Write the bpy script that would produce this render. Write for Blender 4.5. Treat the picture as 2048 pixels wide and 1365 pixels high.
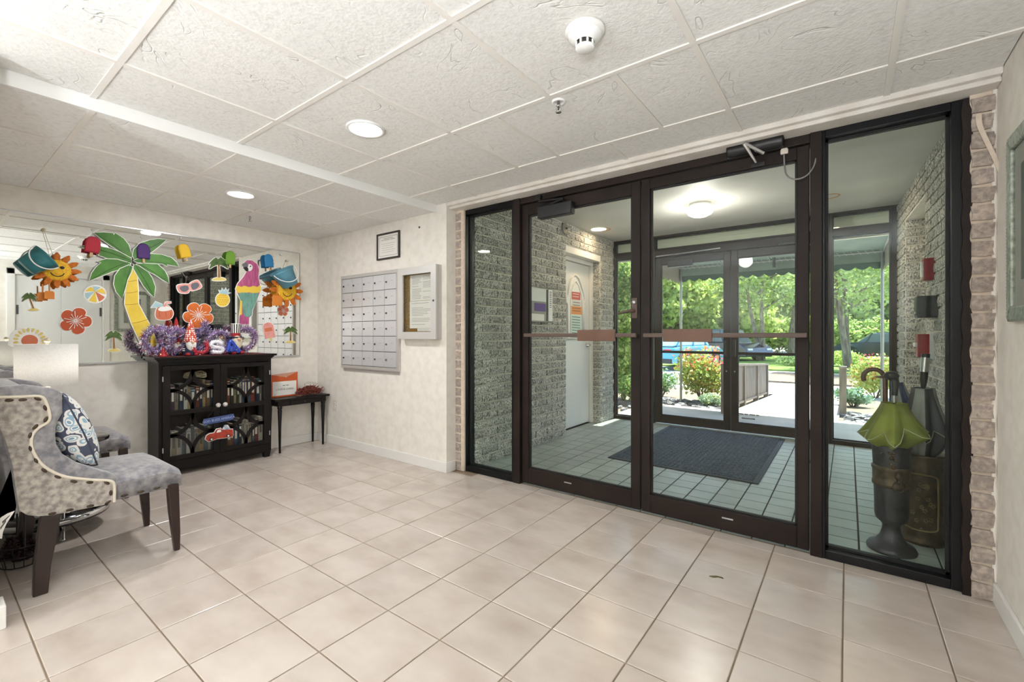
import bpy, bmesh, math, random
import numpy as np
from mathutils import Vector, Matrix
random.seed(7); np.random.seed(7)
for o in list(bpy.data.objects): bpy.data.objects.remove(o, do_unlink=True)
SC = bpy.context.scene
COL = SC.collection
PI = math.pi
# ---------------------------------------------------------------- camera
F_PX, YAW, HORIZON, CAM_H = 898.82, 0.64154, 670.0, 1.155
cam_d = bpy.data.cameras.new('camera'); cam = bpy.data.objects.new('camera', cam_d); COL.objects.link(cam)
cam.location = (0, 0, CAM_H); cam.rotation_euler = (PI/2, 0, YAW)
cam_d.sensor_fit = 'HORIZONTAL'; cam_d.sensor_width = 36.0; cam_d.lens = F_PX/2048*36.0
cam_d.shift_y = (HORIZON-682.5)/2048
cam_d.clip_start = 0.05; cam_d.clip_end = 400
SC.camera = cam
# ---------------------------------------------------------------- world, sun, exposure
wd = bpy.data.worlds.new('world'); SC.world = wd; wd.use_nodes = True
nt = wd.node_tree; nt.nodes.clear()
sky = nt.nodes.new('ShaderNodeTexSky'); sky.sky_type = 'NISHITA'; sky.sun_disc = False
sky.sun_elevation = math.radians(62); sky.sun_rotation = math.radians(20); sky.air_density = 1.0; sky.dust_density = 1.5
bg = nt.nodes.new('ShaderNodeBackground'); bg.inputs[1].default_value = 0.55
wo_ = nt.nodes.new('ShaderNodeOutputWorld')
nt.links.new(sky.outputs[0], bg.inputs[0]); nt.links.new(bg.outputs[0], wo_.inputs[0])
sun_d = bpy.data.lights.new('sun', 'SUN'); sun_d.energy = 15.0; sun_d.angle = math.radians(0.8); sun_d.color = (1, .96, .88)
sun = bpy.data.objects.new('sun', sun_d); COL.objects.link(sun)
sun.rotation_euler = Vector((-0.03, -0.36, -0.9)).to_track_quat('-Z', 'Y').to_euler()
SC.view_settings.view_transform = 'Standard'; SC.view_settings.look = 'None'
SC.view_settings.exposure = 0.42; SC.view_settings.gamma = 1.0; SC.view_settings.use_curve_mapping = False
UP_W = 72.0         # watts of one added fill uplight
ROOM_W = 8.0      # watts of one ceiling can in the lobby
# ---------------------------------------------------------------- measured places (metres, camera above the origin)
XM, YW, YD, XR = -4.68, 2.685, 2.82, 0.515      # mirror wall, mailbox wall, entrance frame, right wall
ZC, ZCL, ZV = 2.255, 2.20, 2.44                  # lobby ceiling, lower left ceiling, vestibule ceiling
YO = 5.82                                        # outer entrance frame
_c, _s = math.cos(YAW), math.sin(YAW)
def _ray(px, py):
    u = (px-1024)/F_PX; v = (py-HORIZON)/F_PX
    return Vector((-_s+u*_c, _c+u*_s, -v))
def on_x(px, py, X): r = _ray(px, py); t = X/r.x; return Vector((X, r.y*t, CAM_H+r.z*t))
def on_y(px, py, Y): r = _ray(px, py); t = Y/r.y; return Vector((r.x*t, Y, CAM_H+r.z*t))
def on_z(px, py, Z): r = _ray(px, py); t = (Z-CAM_H)/r.z; return Vector((r.x*t, r.y*t, Z))
# ---------------------------------------------------------------- materials
def lin(c):
    if isinstance(c, str):
        c = c.lstrip('#'); c = [int(c[i:i+2], 16)/255 for i in (0, 2, 4)]
    return tuple((x/12.92 if x <= .04045 else ((x+.055)/1.055)**2.4) for x in c)
MATS = {}
def M(name, col, rough=.5, metal=0, col2=None, vscale=6, vdetail=4, vlo=.35, vhi=.65, bump=0, bscale=60, bdist=.002, rand=0, emit=0, spec=.5, coat=0, sheen=0, trans=0, stretch=None):
    """procedural principled material: two-colour noise, noise bump, per-object brightness change"""
    if name in MATS: return MATS[name]
    m = bpy.data.materials.new(name); m.use_nodes = True; MATS[name] = m
    n = m.node_tree.nodes; L = m.node_tree.links; b = n['Principled BSDF']
    c = lin(col); b.inputs['Base Color'].default_value = (*c, 1)
    b.inputs['Roughness'].default_value = rough; b.inputs['Metallic'].default_value = metal
    b.inputs['Specular IOR Level'].default_value = spec
    if coat: b.inputs['Coat Weight'].default_value = coat; b.inputs['Coat Roughness'].default_value = .1
    if sheen: b.inputs['Sheen Weight'].default_value = sheen; b.inputs['Sheen Roughness'].default_value = .4
    tc = n.new('ShaderNodeTexCoord'); vec = tc.outputs['Object']
    if stretch:
        mp = n.new('ShaderNodeMapping'); mp.inputs['Scale'].default_value = stretch; L.new(vec, mp.inputs[0]); vec = mp.outputs[0]
    out = None
    if rand:
        oi = n.new('ShaderNodeObjectInfo'); ad = n.new('ShaderNodeVectorMath'); ad.operation = 'MULTIPLY_ADD'
        ad.inputs[1].default_value = (37, 19, 53); L.new(oi.outputs['Random'], ad.inputs[0]); L.new(vec, ad.inputs[2]); vec = ad.outputs[0]
    if col2 is not None:
        t = n.new('ShaderNodeTexNoise'); t.inputs['Scale'].default_value = vscale; t.inputs['Detail'].default_value = vdetail; L.new(vec, t.inputs['Vector'])
        r = n.new('ShaderNodeMapRange'); r.inputs[1].default_value = vlo; r.inputs[2].default_value = vhi; L.new(t.outputs[0], r.inputs[0])
        mx = n.new('ShaderNodeMix'); mx.data_type = 'RGBA'; mx.inputs[6].default_value = (*c, 1); mx.inputs[7].default_value = (*lin(col2), 1)
        L.new(r.outputs[0], mx.inputs[0]); out = mx.outputs[2]
    if rand:
        mr = n.new('ShaderNodeMapRange'); mr.inputs[3].default_value = 1-rand; mr.inputs[4].default_value = 1+rand; L.new(oi.outputs['Random'], mr.inputs[0])
        hs = n.new('ShaderNodeHueSaturation'); L.new(mr.outputs[0], hs.inputs['Value'])
        if out is not None: L.new(out, hs.inputs['Color'])
        else: hs.inputs['Color'].default_value = (*c, 1)
        out = hs.outputs[0]
    if out is not None: L.new(out, b.inputs['Base Color'])
    if bump:
        t2 = n.new('ShaderNodeTexNoise'); t2.inputs['Scale'].default_value = bscale; t2.inputs['Detail'].default_value = 5; L.new(vec, t2.inputs['Vector'])
        bp = n.new('ShaderNodeBump'); bp.inputs['Strength'].default_value = bump; bp.inputs['Distance'].default_value = bdist
        L.new(t2.outputs[0], bp.inputs['Height']); L.new(bp.outputs[0], b.inputs['Normal'])
    if emit:
        b.inputs['Emission Color'].default_value = (*c, 1); b.inputs['Emission Strength'].default_value = emit
    if trans:
        tr = n.new('ShaderNodeBsdfTranslucent'); mxs = n.new('ShaderNodeMixShader'); mxs.inputs[0].default_value = trans
        if out is not None: L.new(out, tr.inputs[0])
        else: tr.inputs[0].default_value = (*c, 1)
        L.new(b.outputs[0], mxs.inputs[1]); L.new(tr.outputs[0], mxs.inputs[2]); L.new(mxs.outputs[0], n['Material Output'].inputs[0])
    return m
def glass_mat(name, tint, ior=1.33, rough=0.0):
    """thin window pane: clear transmission with a Fresnel reflection"""
    m = bpy.data.materials.new(name); m.use_nodes = True; MATS[name] = m
    n = m.node_tree.nodes; L = m.node_tree.links; n.remove(n['Principled BSDF'])
    t = n.new('ShaderNodeBsdfTransparent'); t.inputs[0].default_value = (*lin(tint), 1)
    g = n.new('ShaderNodeBsdfGlossy'); g.inputs['Roughness'].default_value = rough; g.inputs[0].default_value = (.5, .52, .52, 1)
    fr = n.new('ShaderNodeFresnel'); ge = n.new('ShaderNodeNewGeometry'); mr = n.new('ShaderNodeMapRange'); mr.inputs[3].default_value = ior; mr.inputs[4].default_value = 1/ior
    L.new(ge.outputs['Backfacing'], mr.inputs[0]); L.new(mr.outputs[0], fr.inputs[0])     # same reflection from either side of a thin pane
    mx = n.new('ShaderNodeMixShader'); L.new(fr.outputs[0], mx.inputs[0]); L.new(t.outputs[0], mx.inputs[1]); L.new(g.outputs[0], mx.inputs[2])
    L.new(mx.outputs[0], n['Material Output'].inputs[0]); return m
# ---------------------------------------------------------------- mesh helpers (all coordinates are world metres)
WO = {}                       # world origin of every thing / part
def world_o(o): return WO.get(o.name, Vector((0, 0, 0))) if o else Vector((0, 0, 0))
def props(o, label=None, cat=None, group=None, kind=None):
    if label: o['label'] = label
    if cat: o['category'] = cat
    if group: o['group'] = group
    if kind: o['kind'] = kind
    return o
def thing(name, label, cat, loc, group=None, rz=0):
    o = bpy.data.objects.new(name, None); COL.objects.link(o); o.location = loc; o.rotation_euler[2] = rz
    o.empty_display_size = .1; WO[o.name] = Vector(loc); return props(o, label, cat, group)
def link(name, me, parent=None, origin=None, label=None, cat=None, group=None, kind=None):
    o = bpy.data.objects.new(name, me); COL.objects.link(o)
    if parent: o.parent = parent; o.location = Vector(origin or world_o(parent))-world_o(parent)
    elif origin is not None: o.location = origin
    WO[o.name] = Vector(origin) if origin is not None else (world_o(parent) if parent else Vector((0, 0, 0)))
    return props(o, label, cat, group, kind)
class MB:
    def __init__(s): s.v = []; s.f = []; s.mi = []; s.cur = 0; s.sm = []; s.smooth = False
    def add(s, vs, fs):
        b = len(s.v); s.v += [tuple(v) for v in vs]
        for f in fs: s.f.append([i+b for i in f]); s.mi.append(s.cur); s.sm.append(s.smooth)
        return s
    def mat(s, i): s.cur = i; return s
    def box(s, x0, x1, y0, y1, z0, z1):
        x0, x1 = sorted((x0, x1)); y0, y1 = sorted((y0, y1)); z0, z1 = sorted((z0, z1))
        return s.add([(x0,y0,z0),(x1,y0,z0),(x1,y1,z0),(x0,y1,z0),(x0,y0,z1),(x1,y0,z1),(x1,y1,z1),(x0,y1,z1)],
                     [(3,2,1,0),(4,5,6,7),(0,1,5,4),(1,2,6,5),(2,3,7,6),(3,0,4,7)])
    def cbox(s, x0, x1, y0, y1, z0, z1, c=.004):
        """box with chamfered edges on every side"""
        bm = bmesh.new(); bmesh.ops.create_cube(bm, size=1)
        for v in bm.verts: v.co = Vector(((x0+x1)/2+v.co.x*(x1-x0), (y0+y1)/2+v.co.y*(y1-y0), (z0+z1)/2+v.co.z*(z1-z0)))
        bmesh.ops.bevel(bm, geom=bm.edges[:], offset=c, segments=2, affect='EDGES', profile=.5)
        return s.bm(bm)
    def bm(s, bm):
        bm.verts.index_update(); s.add([v.co[:] for v in bm.verts], [[v.index for v in f.verts] for f in bm.faces]); bm.free(); return s
    def prism(s, pts, axis, a, b, taper=1.0):
        """outline pts (2-D) pushed along axis from a to b. axis x: pts=(y,z); y: (x,z); z: (x,y)"""
        n = len(pts); cx = sum(p[0] for p in pts)/n; cy = sum(p[1] for p in pts)/n
        def P(p, d): return (d, p[0], p[1]) if axis == 'x' else ((p[0], d, p[1]) if axis == 'y' else (p[0], p[1], d))
        vs = [P(p, a) for p in pts]+[P((cx+(p[0]-cx)*taper, cy+(p[1]-cy)*taper), b) for p in pts]
        fs = [list(range(n))[::-1], list(range(n, 2*n))]+[(i, (i+1) % n, n+(i+1) % n, n+i) for i in range(n)]
        return s.add(vs, fs)
    def tube(s, path, r, seg=8, cap=True, closed=False):
        path = [Vector(p) for p in path]; n = len(path); rs = r if hasattr(r, '__len__') else [r]*n
        sm = s.smooth; s.smooth = True; vs = []; up = None
        for i, p in enumerate(path):
            a = path[(i-1) % n] if (closed or i) else p; b = path[(i+1) % n] if (closed or i < n-1) else p
            t = (b-a); t = t.normalized() if t.length > 1e-9 else Vector((0, 0, 1))
            if up is None: up = Vector((0, 0, 1)) if abs(t.z) < .9 else Vector((1, 0, 0))
            x = t.cross(up).normalized(); up = x.cross(t).normalized()
            for k in range(seg):
                g = 2*PI*k/seg; vs.append(p+(x*math.cos(g)+up*math.sin(g))*rs[i])
        fs = []
        for i in range(n if closed else n-1):
            j = (i+1) % n
            for k in range(seg): fs.append((i*seg+k, i*seg+(k+1) % seg, j*seg+(k+1) % seg, j*seg+k))
        s.add(vs, fs)
        if cap and not closed: s.smooth = False; s.add(vs[:seg], [list(range(seg))[::-1]]); s.add(vs[-seg:], [list(range(seg))])
        s.smooth = sm; return s
    def lathe(s, prof, c, seg=24, axis='z', mod=None):
        """prof = (radius, height) pairs turned about an axis through c"""
        sm = s.smooth; s.smooth = True; vs = []
        for i, (r, h) in enumerate(prof):
            for k in range(seg):
                g = 2*PI*k/seg; q = r*(mod(g, i) if mod else 1); a, b = q*math.cos(g), q*math.sin(g)
                vs.append((c[0]+a, c[1]+b, c[2]+h) if axis == 'z' else ((c[0]+a, c[1]+h, c[2]+b) if axis == 'y' else (c[0]+h, c[1]+a, c[2]+b)))
        fs = []
        for i in range(len(prof)-1):
            for k in range(seg): fs.append((i*seg+k, i*seg+(k+1) % seg, (i+1)*seg+(k+1) % seg, (i+1)*seg+k))
        s.add(vs, fs); s.smooth = sm
        return s
    def ball(s, c, r, u=16, v=10):
        r = r if hasattr(r, '__len__') else (r, r, r)
        prof = []
        vs = [(c[0], c[1], c[2]-r[2])]
        for i in range(1, v):
            a = -PI/2+PI*i/v
            for k in range(u): g = 2*PI*k/u; vs.append((c[0]+r[0]*math.cos(a)*math.cos(g), c[1]+r[1]*math.cos(a)*math.sin(g), c[2]+r[2]*math.sin(a)))
        vs.append((c[0], c[1], c[2]+r[2])); fs = []; T = len(vs)-1
        for k in range(u):
            fs.append((0, 1+(k+1) % u, 1+k)); fs.append((T, T-u+k, T-u+(k+1) % u))
        for i in range(v-2):
            for k in range(u): a = 1+i*u; fs.append((a+k, a+(k+1) % u, a+u+(k+1) % u, a+u+k))
        sm = s.smooth; s.smooth = True; s.add(vs, fs); s.smooth = sm; return s
    def rot(s, start, piv, axis, ang):
        R = Matrix.Rotation(ang, 3, axis); piv = Vector(piv)
        for i in range(start, len(s.v)): s.v[i] = tuple(R @ (Vector(s.v[i])-piv)+piv)
        return s
    def mesh(s, name, mats, origin=(0, 0, 0), fixn=True):
        me = bpy.data.meshes.new(name); o = Vector(origin)
        me.from_pydata([Vector(v)-o for v in s.v], [], s.f)
        for m in (mats if isinstance(mats, (list, tuple)) else [mats]): me.materials.append(MATS[m] if isinstance(m, str) else m)
        me.polygons.foreach_set('material_index', s.mi); me.polygons.foreach_set('use_smooth', s.sm)
        if fixn:
            bm = bmesh.new(); bm.from_mesh(me); bmesh.ops.recalc_face_normals(bm, faces=bm.faces); bm.to_mesh(me); bm.free()
        me.update(); return me
    def build(s, name, mats, parent=None, origin=None, bevel=0, seg=2, sub=0, **kw):
        if origin is None: origin = world_o(parent) if parent else s.base()
        o = link(name, s.mesh(name, mats, origin), parent, origin, **kw)
        if bevel:
            m = o.modifiers.new('bevel', 'BEVEL'); m.width = bevel; m.segments = seg; m.limit_method = 'ANGLE'; m.angle_limit = math.radians(40)
        if sub: m = o.modifiers.new('sub', 'SUBSURF'); m.levels = sub; m.render_levels = sub
        return o
    def base(s):
        a = np.array(s.v); lo = a.min(0); hi = a.max(0); return Vector(((lo[0]+hi[0])/2, (lo[1]+hi[1])/2, lo[2]))
def smooth_closed(pts, k=4):
    out = []; n = len(pts)
    for i in range(n):
        p0, p1, p2, p3 = (pts[(i+j) % n] for j in (-1, 0, 1, 2))
        for q in range(k):
            t = q/k
            out.append(tuple(.5*((2*b)+(-a+c)*t+(2*a-5*b+4*c-d)*t*t+(-a+3*b-3*c+d)*t**3) for a, b, c, d in zip(p0, p1, p2, p3)))
    return out
def smooth_open(pts, k=4):
    pts = [tuple(p) for p in pts]; out = []; n = len(pts)
    for i in range(n-1):
        p0, p1, p2, p3 = pts[max(i-1, 0)], pts[i], pts[i+1], pts[min(i+2, n-1)]
        for q in range(k):
            t = q/k
            out.append(tuple(.5*((2*b)+(-a+c)*t+(2*a-5*b+4*c-d)*t*t+(-a+3*b-3*c+d)*t**3) for a, b, c, d in zip(p0, p1, p2, p3)))
    return out+[pts[-1]]
def offset_poly(pts, d):
    n = len(pts); A = sum(pts[i][0]*pts[(i+1) % n][1]-pts[(i+1) % n][0]*pts[i][1] for i in range(n)); sg = 1 if A > 0 else -1
    out = []
    for i in range(n):
        a, b, c = Vector(pts[i-1]), Vector(pts[i]), Vector(pts[(i+1) % n])
        e1 = (b-a); e2 = (c-b)
        if e1.length < 1e-9 or e2.length < 1e-9: continue
        e1.normalize(); e2.normalize(); nn = Vector((e1.y+e2.y, -e1.x-e2.x))*sg
        if nn.length < .3: nn = (e1-e2)
        nn.normalize(); out.append((b.x+nn.x*d, b.y+nn.y*d))
    return out
def text_mb(mb, txt, size, place, depth=.001, align='CENTER', sx=1.0):
    """lettering: place(u, v, w) turns flat text coordinates (w = thickness) into a world point"""
    cu = bpy.data.curves.new('lettering', 'FONT'); cu.body = txt; cu.size = size; cu.extrude = depth/2; cu.align_x = align; cu.align_y = 'CENTER'; cu.resolution_u = 2
    ob = bpy.data.objects.new('lettering', cu); COL.objects.link(ob)
    bpy.context.view_layer.update()
    me = bpy.data.meshes.new_from_object(ob.evaluated_get(bpy.context.evaluated_depsgraph_get()))
    mb.add([place(v.co.x*sx, v.co.y, v.co.z) for v in me.vertices], [list(p.vertices) for p in me.polygons])
    bpy.data.objects.remove(ob, do_unlink=True); bpy.data.curves.remove(cu); bpy.data.meshes.remove(me); return mb
def copy_thing(root, loc, label, rz=None):
    r = root.copy(); COL.objects.link(r); r.location = loc; r['label'] = label; WO[r.name] = Vector(loc)
    if rz is not None: r.rotation_euler[2] = rz
    for ch in list(root.children):
        c = ch.copy(); COL.objects.link(c); c.parent = r
        for g in list(ch.children): d = g.copy(); COL.objects.link(d); d.parent = c
    return r
# ---------------------------------------------------------------- shared materials
M('paint', '#ebe6dd', .7, col2='#dfd9cf', vscale=14, vdetail=8, vlo=.4, vhi=.75, bump=.25, bscale=40)
M('trim_white', '#e8e5e0', .45); M('white_plain', '#ecebe8', .5); M('door_white', '#e4e4e2', .4)
M('soffit', '#e4dfd8', .6, col2='#d8d0c6', vscale=8, bump=.1, bscale=12)
M('floor_tile', '#cbc0b6', .25, col2='#b9aba0', vscale=4, vdetail=9, vlo=.36, vhi=.72, bump=.12, bscale=45, bdist=.0015, rand=.035, spec=.8, stretch=(1, 1.6, 1))
M('grout', '#8d7a66', .85, col2='#7b6a58', vscale=6)
M('grid_bar', '#e9e4dd', .5); M('gap_dark', '#3b3733', .9)
M('bronze', '#2b221e', .5, metal=.0, col2='#221a17', vscale=3, spec=.22)
M('bronze_black', '#0e0e11', .35, spec=.3); M('black_plastic', '#1b1b1d', .4); M('gasket', '#0c0c0d', .6)
M('bar_brown', '#5c4a42', .45); M('plate_brown', '#6f5040', .45, col2='#654838', vscale=9)
M('alu', '#c9c9cb', .32, metal=.85); M('chrome', '#d8d8da', .12, metal=1); M('steel_dark', '#55565a', .35, metal=.8)
M('vest_tile', '#a0a7a2', .4, col2='#8f9892', vscale=5, vdetail=6, bump=.1, bscale=60, rand=.07); M('vest_grout', '#3a3b39', .9)
M('vest_ceiling', '#d8d7d1', .6, col2='#cdccc5', vscale=2)
M('brick', '#62625e', .85, col2='#cfcdc5', vscale=80, vdetail=4, vlo=.4, vhi=.6, bump=.6, bscale=60, bdist=.006, rand=.2, stretch=(1.3, 1, .8))
M('mortar', '#dedacd', .9, col2='#d2cdbf', vscale=25, bump=.3, bscale=60)
M('brick_painted', '#9a8e86', .85, col2='#c4b5a8', vscale=45, vdetail=6, vlo=.4, vhi=.7, bump=1, bscale=80, bdist=.006, rand=.1)
M('mortar_painted', '#dccdbc', .85, col2='#cfbfae', vscale=30, bump=.6, bscale=40)
M('concrete', '#9c9a95', .85, col2='#8d8b86', vscale=2.5, vdetail=8, bump=.2, bscale=90)
M('roof_mat', '#8a8a86', .9)
def ceiling_tile_mat():
    m = M('ceil_tile', '#ebe9e5', .9, col2='#dcd9d4', vscale=45, vdetail=6, vlo=.45, vhi=.8, bump=.55, bscale=85, bdist=.004, rand=.012)
    n = m.node_tree.nodes; L = m.node_tree.links; b = n['Principled BSDF']
    tc = n['Texture Coordinate']; oi = n['Object Info']
    ad = n.new('ShaderNodeVectorMath'); ad.operation = 'MULTIPLY_ADD'; ad.inputs[1].default_value = (11, 23, 7)
    L.new(oi.outputs['Random'], ad.inputs[0]); L.new(tc.outputs['Object'], ad.inputs[2])
    t = n.new('ShaderNodeTexNoise'); t.inputs['Scale'].default_value = 3.2; t.inputs['Detail'].default_value = 2.5; t.inputs['Distortion'].default_value = 1.6; L.new(ad.outputs[0], t.inputs['Vector'])
    w = n.new('ShaderNodeMath'); w.operation = 'PINGPONG'; w.inputs[1].default_value = .09; L.new(t.outputs[0], w.inputs[0])
    r = n.new('ShaderNodeMapRange'); r.inputs[1].default_value = 0; r.inputs[2].default_value = .011; r.inputs[3].default_value = 0; r.inputs[4].default_value = 1; L.new(w.outputs[0], r.inputs[0])
    t3 = n.new('ShaderNodeTexNoise'); t3.inputs['Scale'].default_value = 5; L.new(ad.outputs[0], t3.inputs['Vector'])
    r3 = n.new('ShaderNodeMapRange'); r3.inputs[1].default_value = .5; r3.inputs[2].default_value = .62; L.new(t3.outputs[0], r3.inputs[0])
    mx = n.new('ShaderNodeMix'); mx.inputs[2].default_value = 1.0; L.new(r3.outputs[0], mx.inputs[0]); L.new(r.outputs[0], mx.inputs[3])
    b2 = n.new('ShaderNodeBump'); b2.inputs['Strength'].default_value = .55; b2.inputs['Distance'].default_value = .006
    L.new(mx.outputs[0], b2.inputs['Height']); bp = [x for x in n if x.type == 'BUMP' and x != b2][0]
    L.new(bp.outputs[0], b2.inputs['Normal']); L.new(b2.outputs[0], b.inputs['Normal'])
ceiling_tile_mat()
glass_mat('glass', '#fbfdfb'); glass_mat('glass_green', '#f8fcf9'); glass_mat('glass_clear', '#fafbfa')
def mirror_mat():
    m = bpy.data.materials.new('mirror_silver'); m.use_nodes = True; MATS['mirror_silver'] = m
    b = m.node_tree.nodes['Principled BSDF']; b.inputs['Base Color'].default_value = (*lin('#eef0ec'), 1); b.inputs['Metallic'].default_value = 1; b.inputs['Roughness'].default_value = .015
mirror_mat()
S = lambda mb, name, mat, parent=None, **k: mb.build(name, mat, parent, kind='structure' if parent is None else None, **k)
# ---------------------------------------------------------------- lobby floor: every tile a piece of its own
TA, TB, TX0, TY0 = .30563, .30759, -1.5429, .89157
floor = S(MB().box(XM-.1, XR+.1, -2.3, 2.86, -.12, -.004), 'floor', 'grout', origin=(0, 0, 0), label='beige square ceramic floor tiles with brown grout in the lobby')
def tile_mesh(name, w, d, mat, t=.01, c=.0025, g=.0025):
    w, d = w/2-g, d/2-g; a, b = w-c, d-c
    m = MB(); m.add([(-w,-d,-t),(w,-d,-t),(w,d,-t),(-w,d,-t),(-w,-d,-c*.6),(w,-d,-c*.6),(w,d,-c*.6),(-w,d,-c*.6),(-a,-b,0),(a,-b,0),(a,b,0),(-a,b,0)],
        [(8,9,10,11),(4,5,9,8),(5,6,10,9),(6,7,11,10),(7,4,8,11),(0,1,5,4),(1,2,6,5),(2,3,7,6),(3,0,4,7)])
    return m.mesh(name, mat)
_tc = {}
def tile_at(parent, x0, x1, y0, y1, z, mat, name='tile'):
    k = (round(x1-x0, 3), round(y1-y0, 3), mat)
    if k not in _tc: _tc[k] = tile_mesh(name, x1-x0, y1-y0, mat, g=.0042 if mat == 'vest_tile' else .0025)
    return link(name, _tc[k], parent, ((x0+x1)/2, (y0+y1)/2, z))
behind = MB()
for i in range(-11, 9):
    for j in range(-11, 8):
        x0, x1 = TX0+TA*i, TX0+TA*(i+1); y0, y1 = TY0+TB*j, TY0+TB*(j+1)
        x0, x1 = max(x0, XM), min(x1, XR); y0, y1 = max(y0, -2.2), min(y1, 2.84)
        if x1-x0 < .02 or y1-y0 < .02 or (x1 < -2.67 and y1 < .19) or (x0 < -2.67 and y0 > 2.69): continue
        if y1 < -.2 or (y1 < .3 and x0 > -1.5): behind.box(x0+.0025, x1-.0025, y0+.0025, y1-.0025, -.01, 0)
        else: tile_at(floor, x0, x1, y0, y1, 0, 'floor_tile')
behind.build('tile_field', 'floor_tile', floor, kind='stuff')
# ---------------------------------------------------------------- lobby ceiling
ceiling = S(MB().box(XM-.1, XR+.1, -2.3, 2.75, 2.29, 2.34), 'ceiling', 'gap_dark', origin=(0, 0, 0), label='white textured suspended ceiling of square panels with thin grid bars')
def ctile(x0, x1, y0, y1, z):
    g = .004; m = MB().box(x0+g, x1-g, y0+g, y1-g, z+.006, z+.02)
    m.build('ceiling_panel', 'ceil_tile', ceiling, origin=((x0+x1)/2, (y0+y1)/2, z))
def bar(x0, x1, y0, y1, z): MB().box(x0, x1, y0, y1, z, z+.012).build('grid_bar', 'grid_bar', ceiling, origin=((x0+x1)/2, (y0+y1)/2, z))
XL = [-2.365, -1.74, -1.11, -.467, .144]
rows = [(-2.2, -1.37, XL), (-1.37, -.745, XL), (-.745, -.12, XL), (-.12, .507, XL), (.507, 1.133, XL), (1.133, 1.772, XL),
        (1.772, 2.402, [-2.365, -1.745, -1.43, -.795, -.467, .144]), (2.402, 2.695, [-2.365, -1.735, -1.112, -.467, .144])]
for y0, y1, xs in rows:
    e = [-2.81]+xs+[XR]
    for a, b in zip(e[:-1], e[1:]): ctile(a, b, y0, y1, ZC)
    for x in xs: bar(x-.012, x+.012, y0+.012, y1-.012 if y1 < 2.69 else y1, ZC)
    if y1 < 2.69: bar(-2.81, XR, y1-.012, y1+.012, ZC)
XL2 = [-3.42, -4.04]
for y0, y1 in [(.19, .51), (.51, 1.138), (1.138, 1.752), (1.752, 2.365), (2.365, 2.69)]:
    e = [-2.815]+XL2+[-4.655, XM]
    for a, b in zip(e[:-1], e[1:]):
        if abs(a-b) > .1: ctile(b, a, y0, y1, ZCL)
    for x in XL2+[-4.663]: bar(x-.012, x+.012, y0+.012, y1-.012 if y1 < 2.68 else y1, ZCL)
    if y1 < 2.68: bar(XM, -2.815, y1-.012, y1+.012, ZCL)
S(MB().box(-2.82, -2.808, .19, 2.69, ZCL-.002, ZC+.03), 'trim_1', 'white_plain', label='white fascia strip where the ceiling steps down')
# ---------------------------------------------------------------- lobby walls
S(MB().box(XM-.12, -2.69, YW, 2.95, 0, 2.34), 'wall_back', 'paint', label='cream textured wall carrying the mailboxes')
S(MB().box(XM-.12, XM, .19, YW, 0, 2.34), 'wall_left', 'paint', label='cream textured wall behind the mirror and cabinet')
S(MB().box(XM-.12, -2.668, -2.3, .19, 0, 2.34), 'wall_alcove', 'paint', label='wall end beside the seating alcove')
S(MB().box(XR, XR+.14, -2.3, .93, 0, 2.34).box(XR, XR+.14, 1.90, 2.95, 0, 2.34).box(XR, XR+.14, .93, 1.90, 2.05, 2.34), 'wall_right', 'paint', label='cream wall at the right carrying the framed picture')
S(MB().box(-2.668, XR+.14, -2.4, -2.25, 0, 2.34), 'wall_rear', 'paint')
S(MB().box(-2.80, -2.69, YW-.005, YW+.0, 0, .01).box(XM, -2.69, YW-.015, YW, 0, .085).box(-2.69, -2.677, YW-.015, 2.78, 0, .085), 'baseboard_back', 'trim_white', bevel=.003)
S(MB().box(XM, XM+.014, .19, YW-.015, 0, .085), 'baseboard_left', 'trim_white', bevel=.003)
S(MB().box(XR-.014, XR, -2.25, .84, 0, .085).box(XR-.014, XR, 1.99, 2.80, 0, .085), 'baseboard_right', 'trim_white', bevel=.003)
S(MB().box(-2.668, -2.65, -2.25, .19, 0, .09).box(-2.76, -2.65, .19, .226, 0, .09), 'baseboard_alcove', 'trim_white', bevel=.003)
# closet doors facing the mirror
S(MB().box(XR-.015, XR, .84, .925, 0, 2.14).box(XR-.015, XR, 1.905, 1.99, 0, 2.14).box(XR-.015, XR, .84, 1.99, 2.055, 2.14), 'trim_2', 'trim_white', bevel=.003)
for k, (a, b, hy) in enumerate(((.935, 1.413, 1.36), (1.418, 1.895, 1.47))):
    d = S(MB().box(XR+.01, XR+.05, a, b, .01, 2.045), 'door_%d' % (5+k), 'door_white', bevel=.003)
    MB().ball((XR-.03, hy, .98), .026, 12, 8).tube([(XR+.01, hy, .98), (XR-.02, hy, .98)], .012).build('knob', 'alu', d)
    MB().box(XR+.006, XR+.012, (a+.002 if k == 0 else b-.03), (a+.028 if k == 0 else b-.004), 1.46, 1.60).build('hinge', 'steel_dark', d)
# header above the entrance, roof, floor of vestibule
S(MB().box(-2.69, XR, 2.69, 2.96, 2.235, 2.34).box(-2.69, XR, 2.715, 2.96, 2.212, 2.236), 'trim_3', 'soffit', bevel=.006, label='painted soffit above the glass entrance')
S(MB().box(-6.5, 3, -3, 6.05, 2.52, 2.85), 'roof', 'roof_mat')
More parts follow.
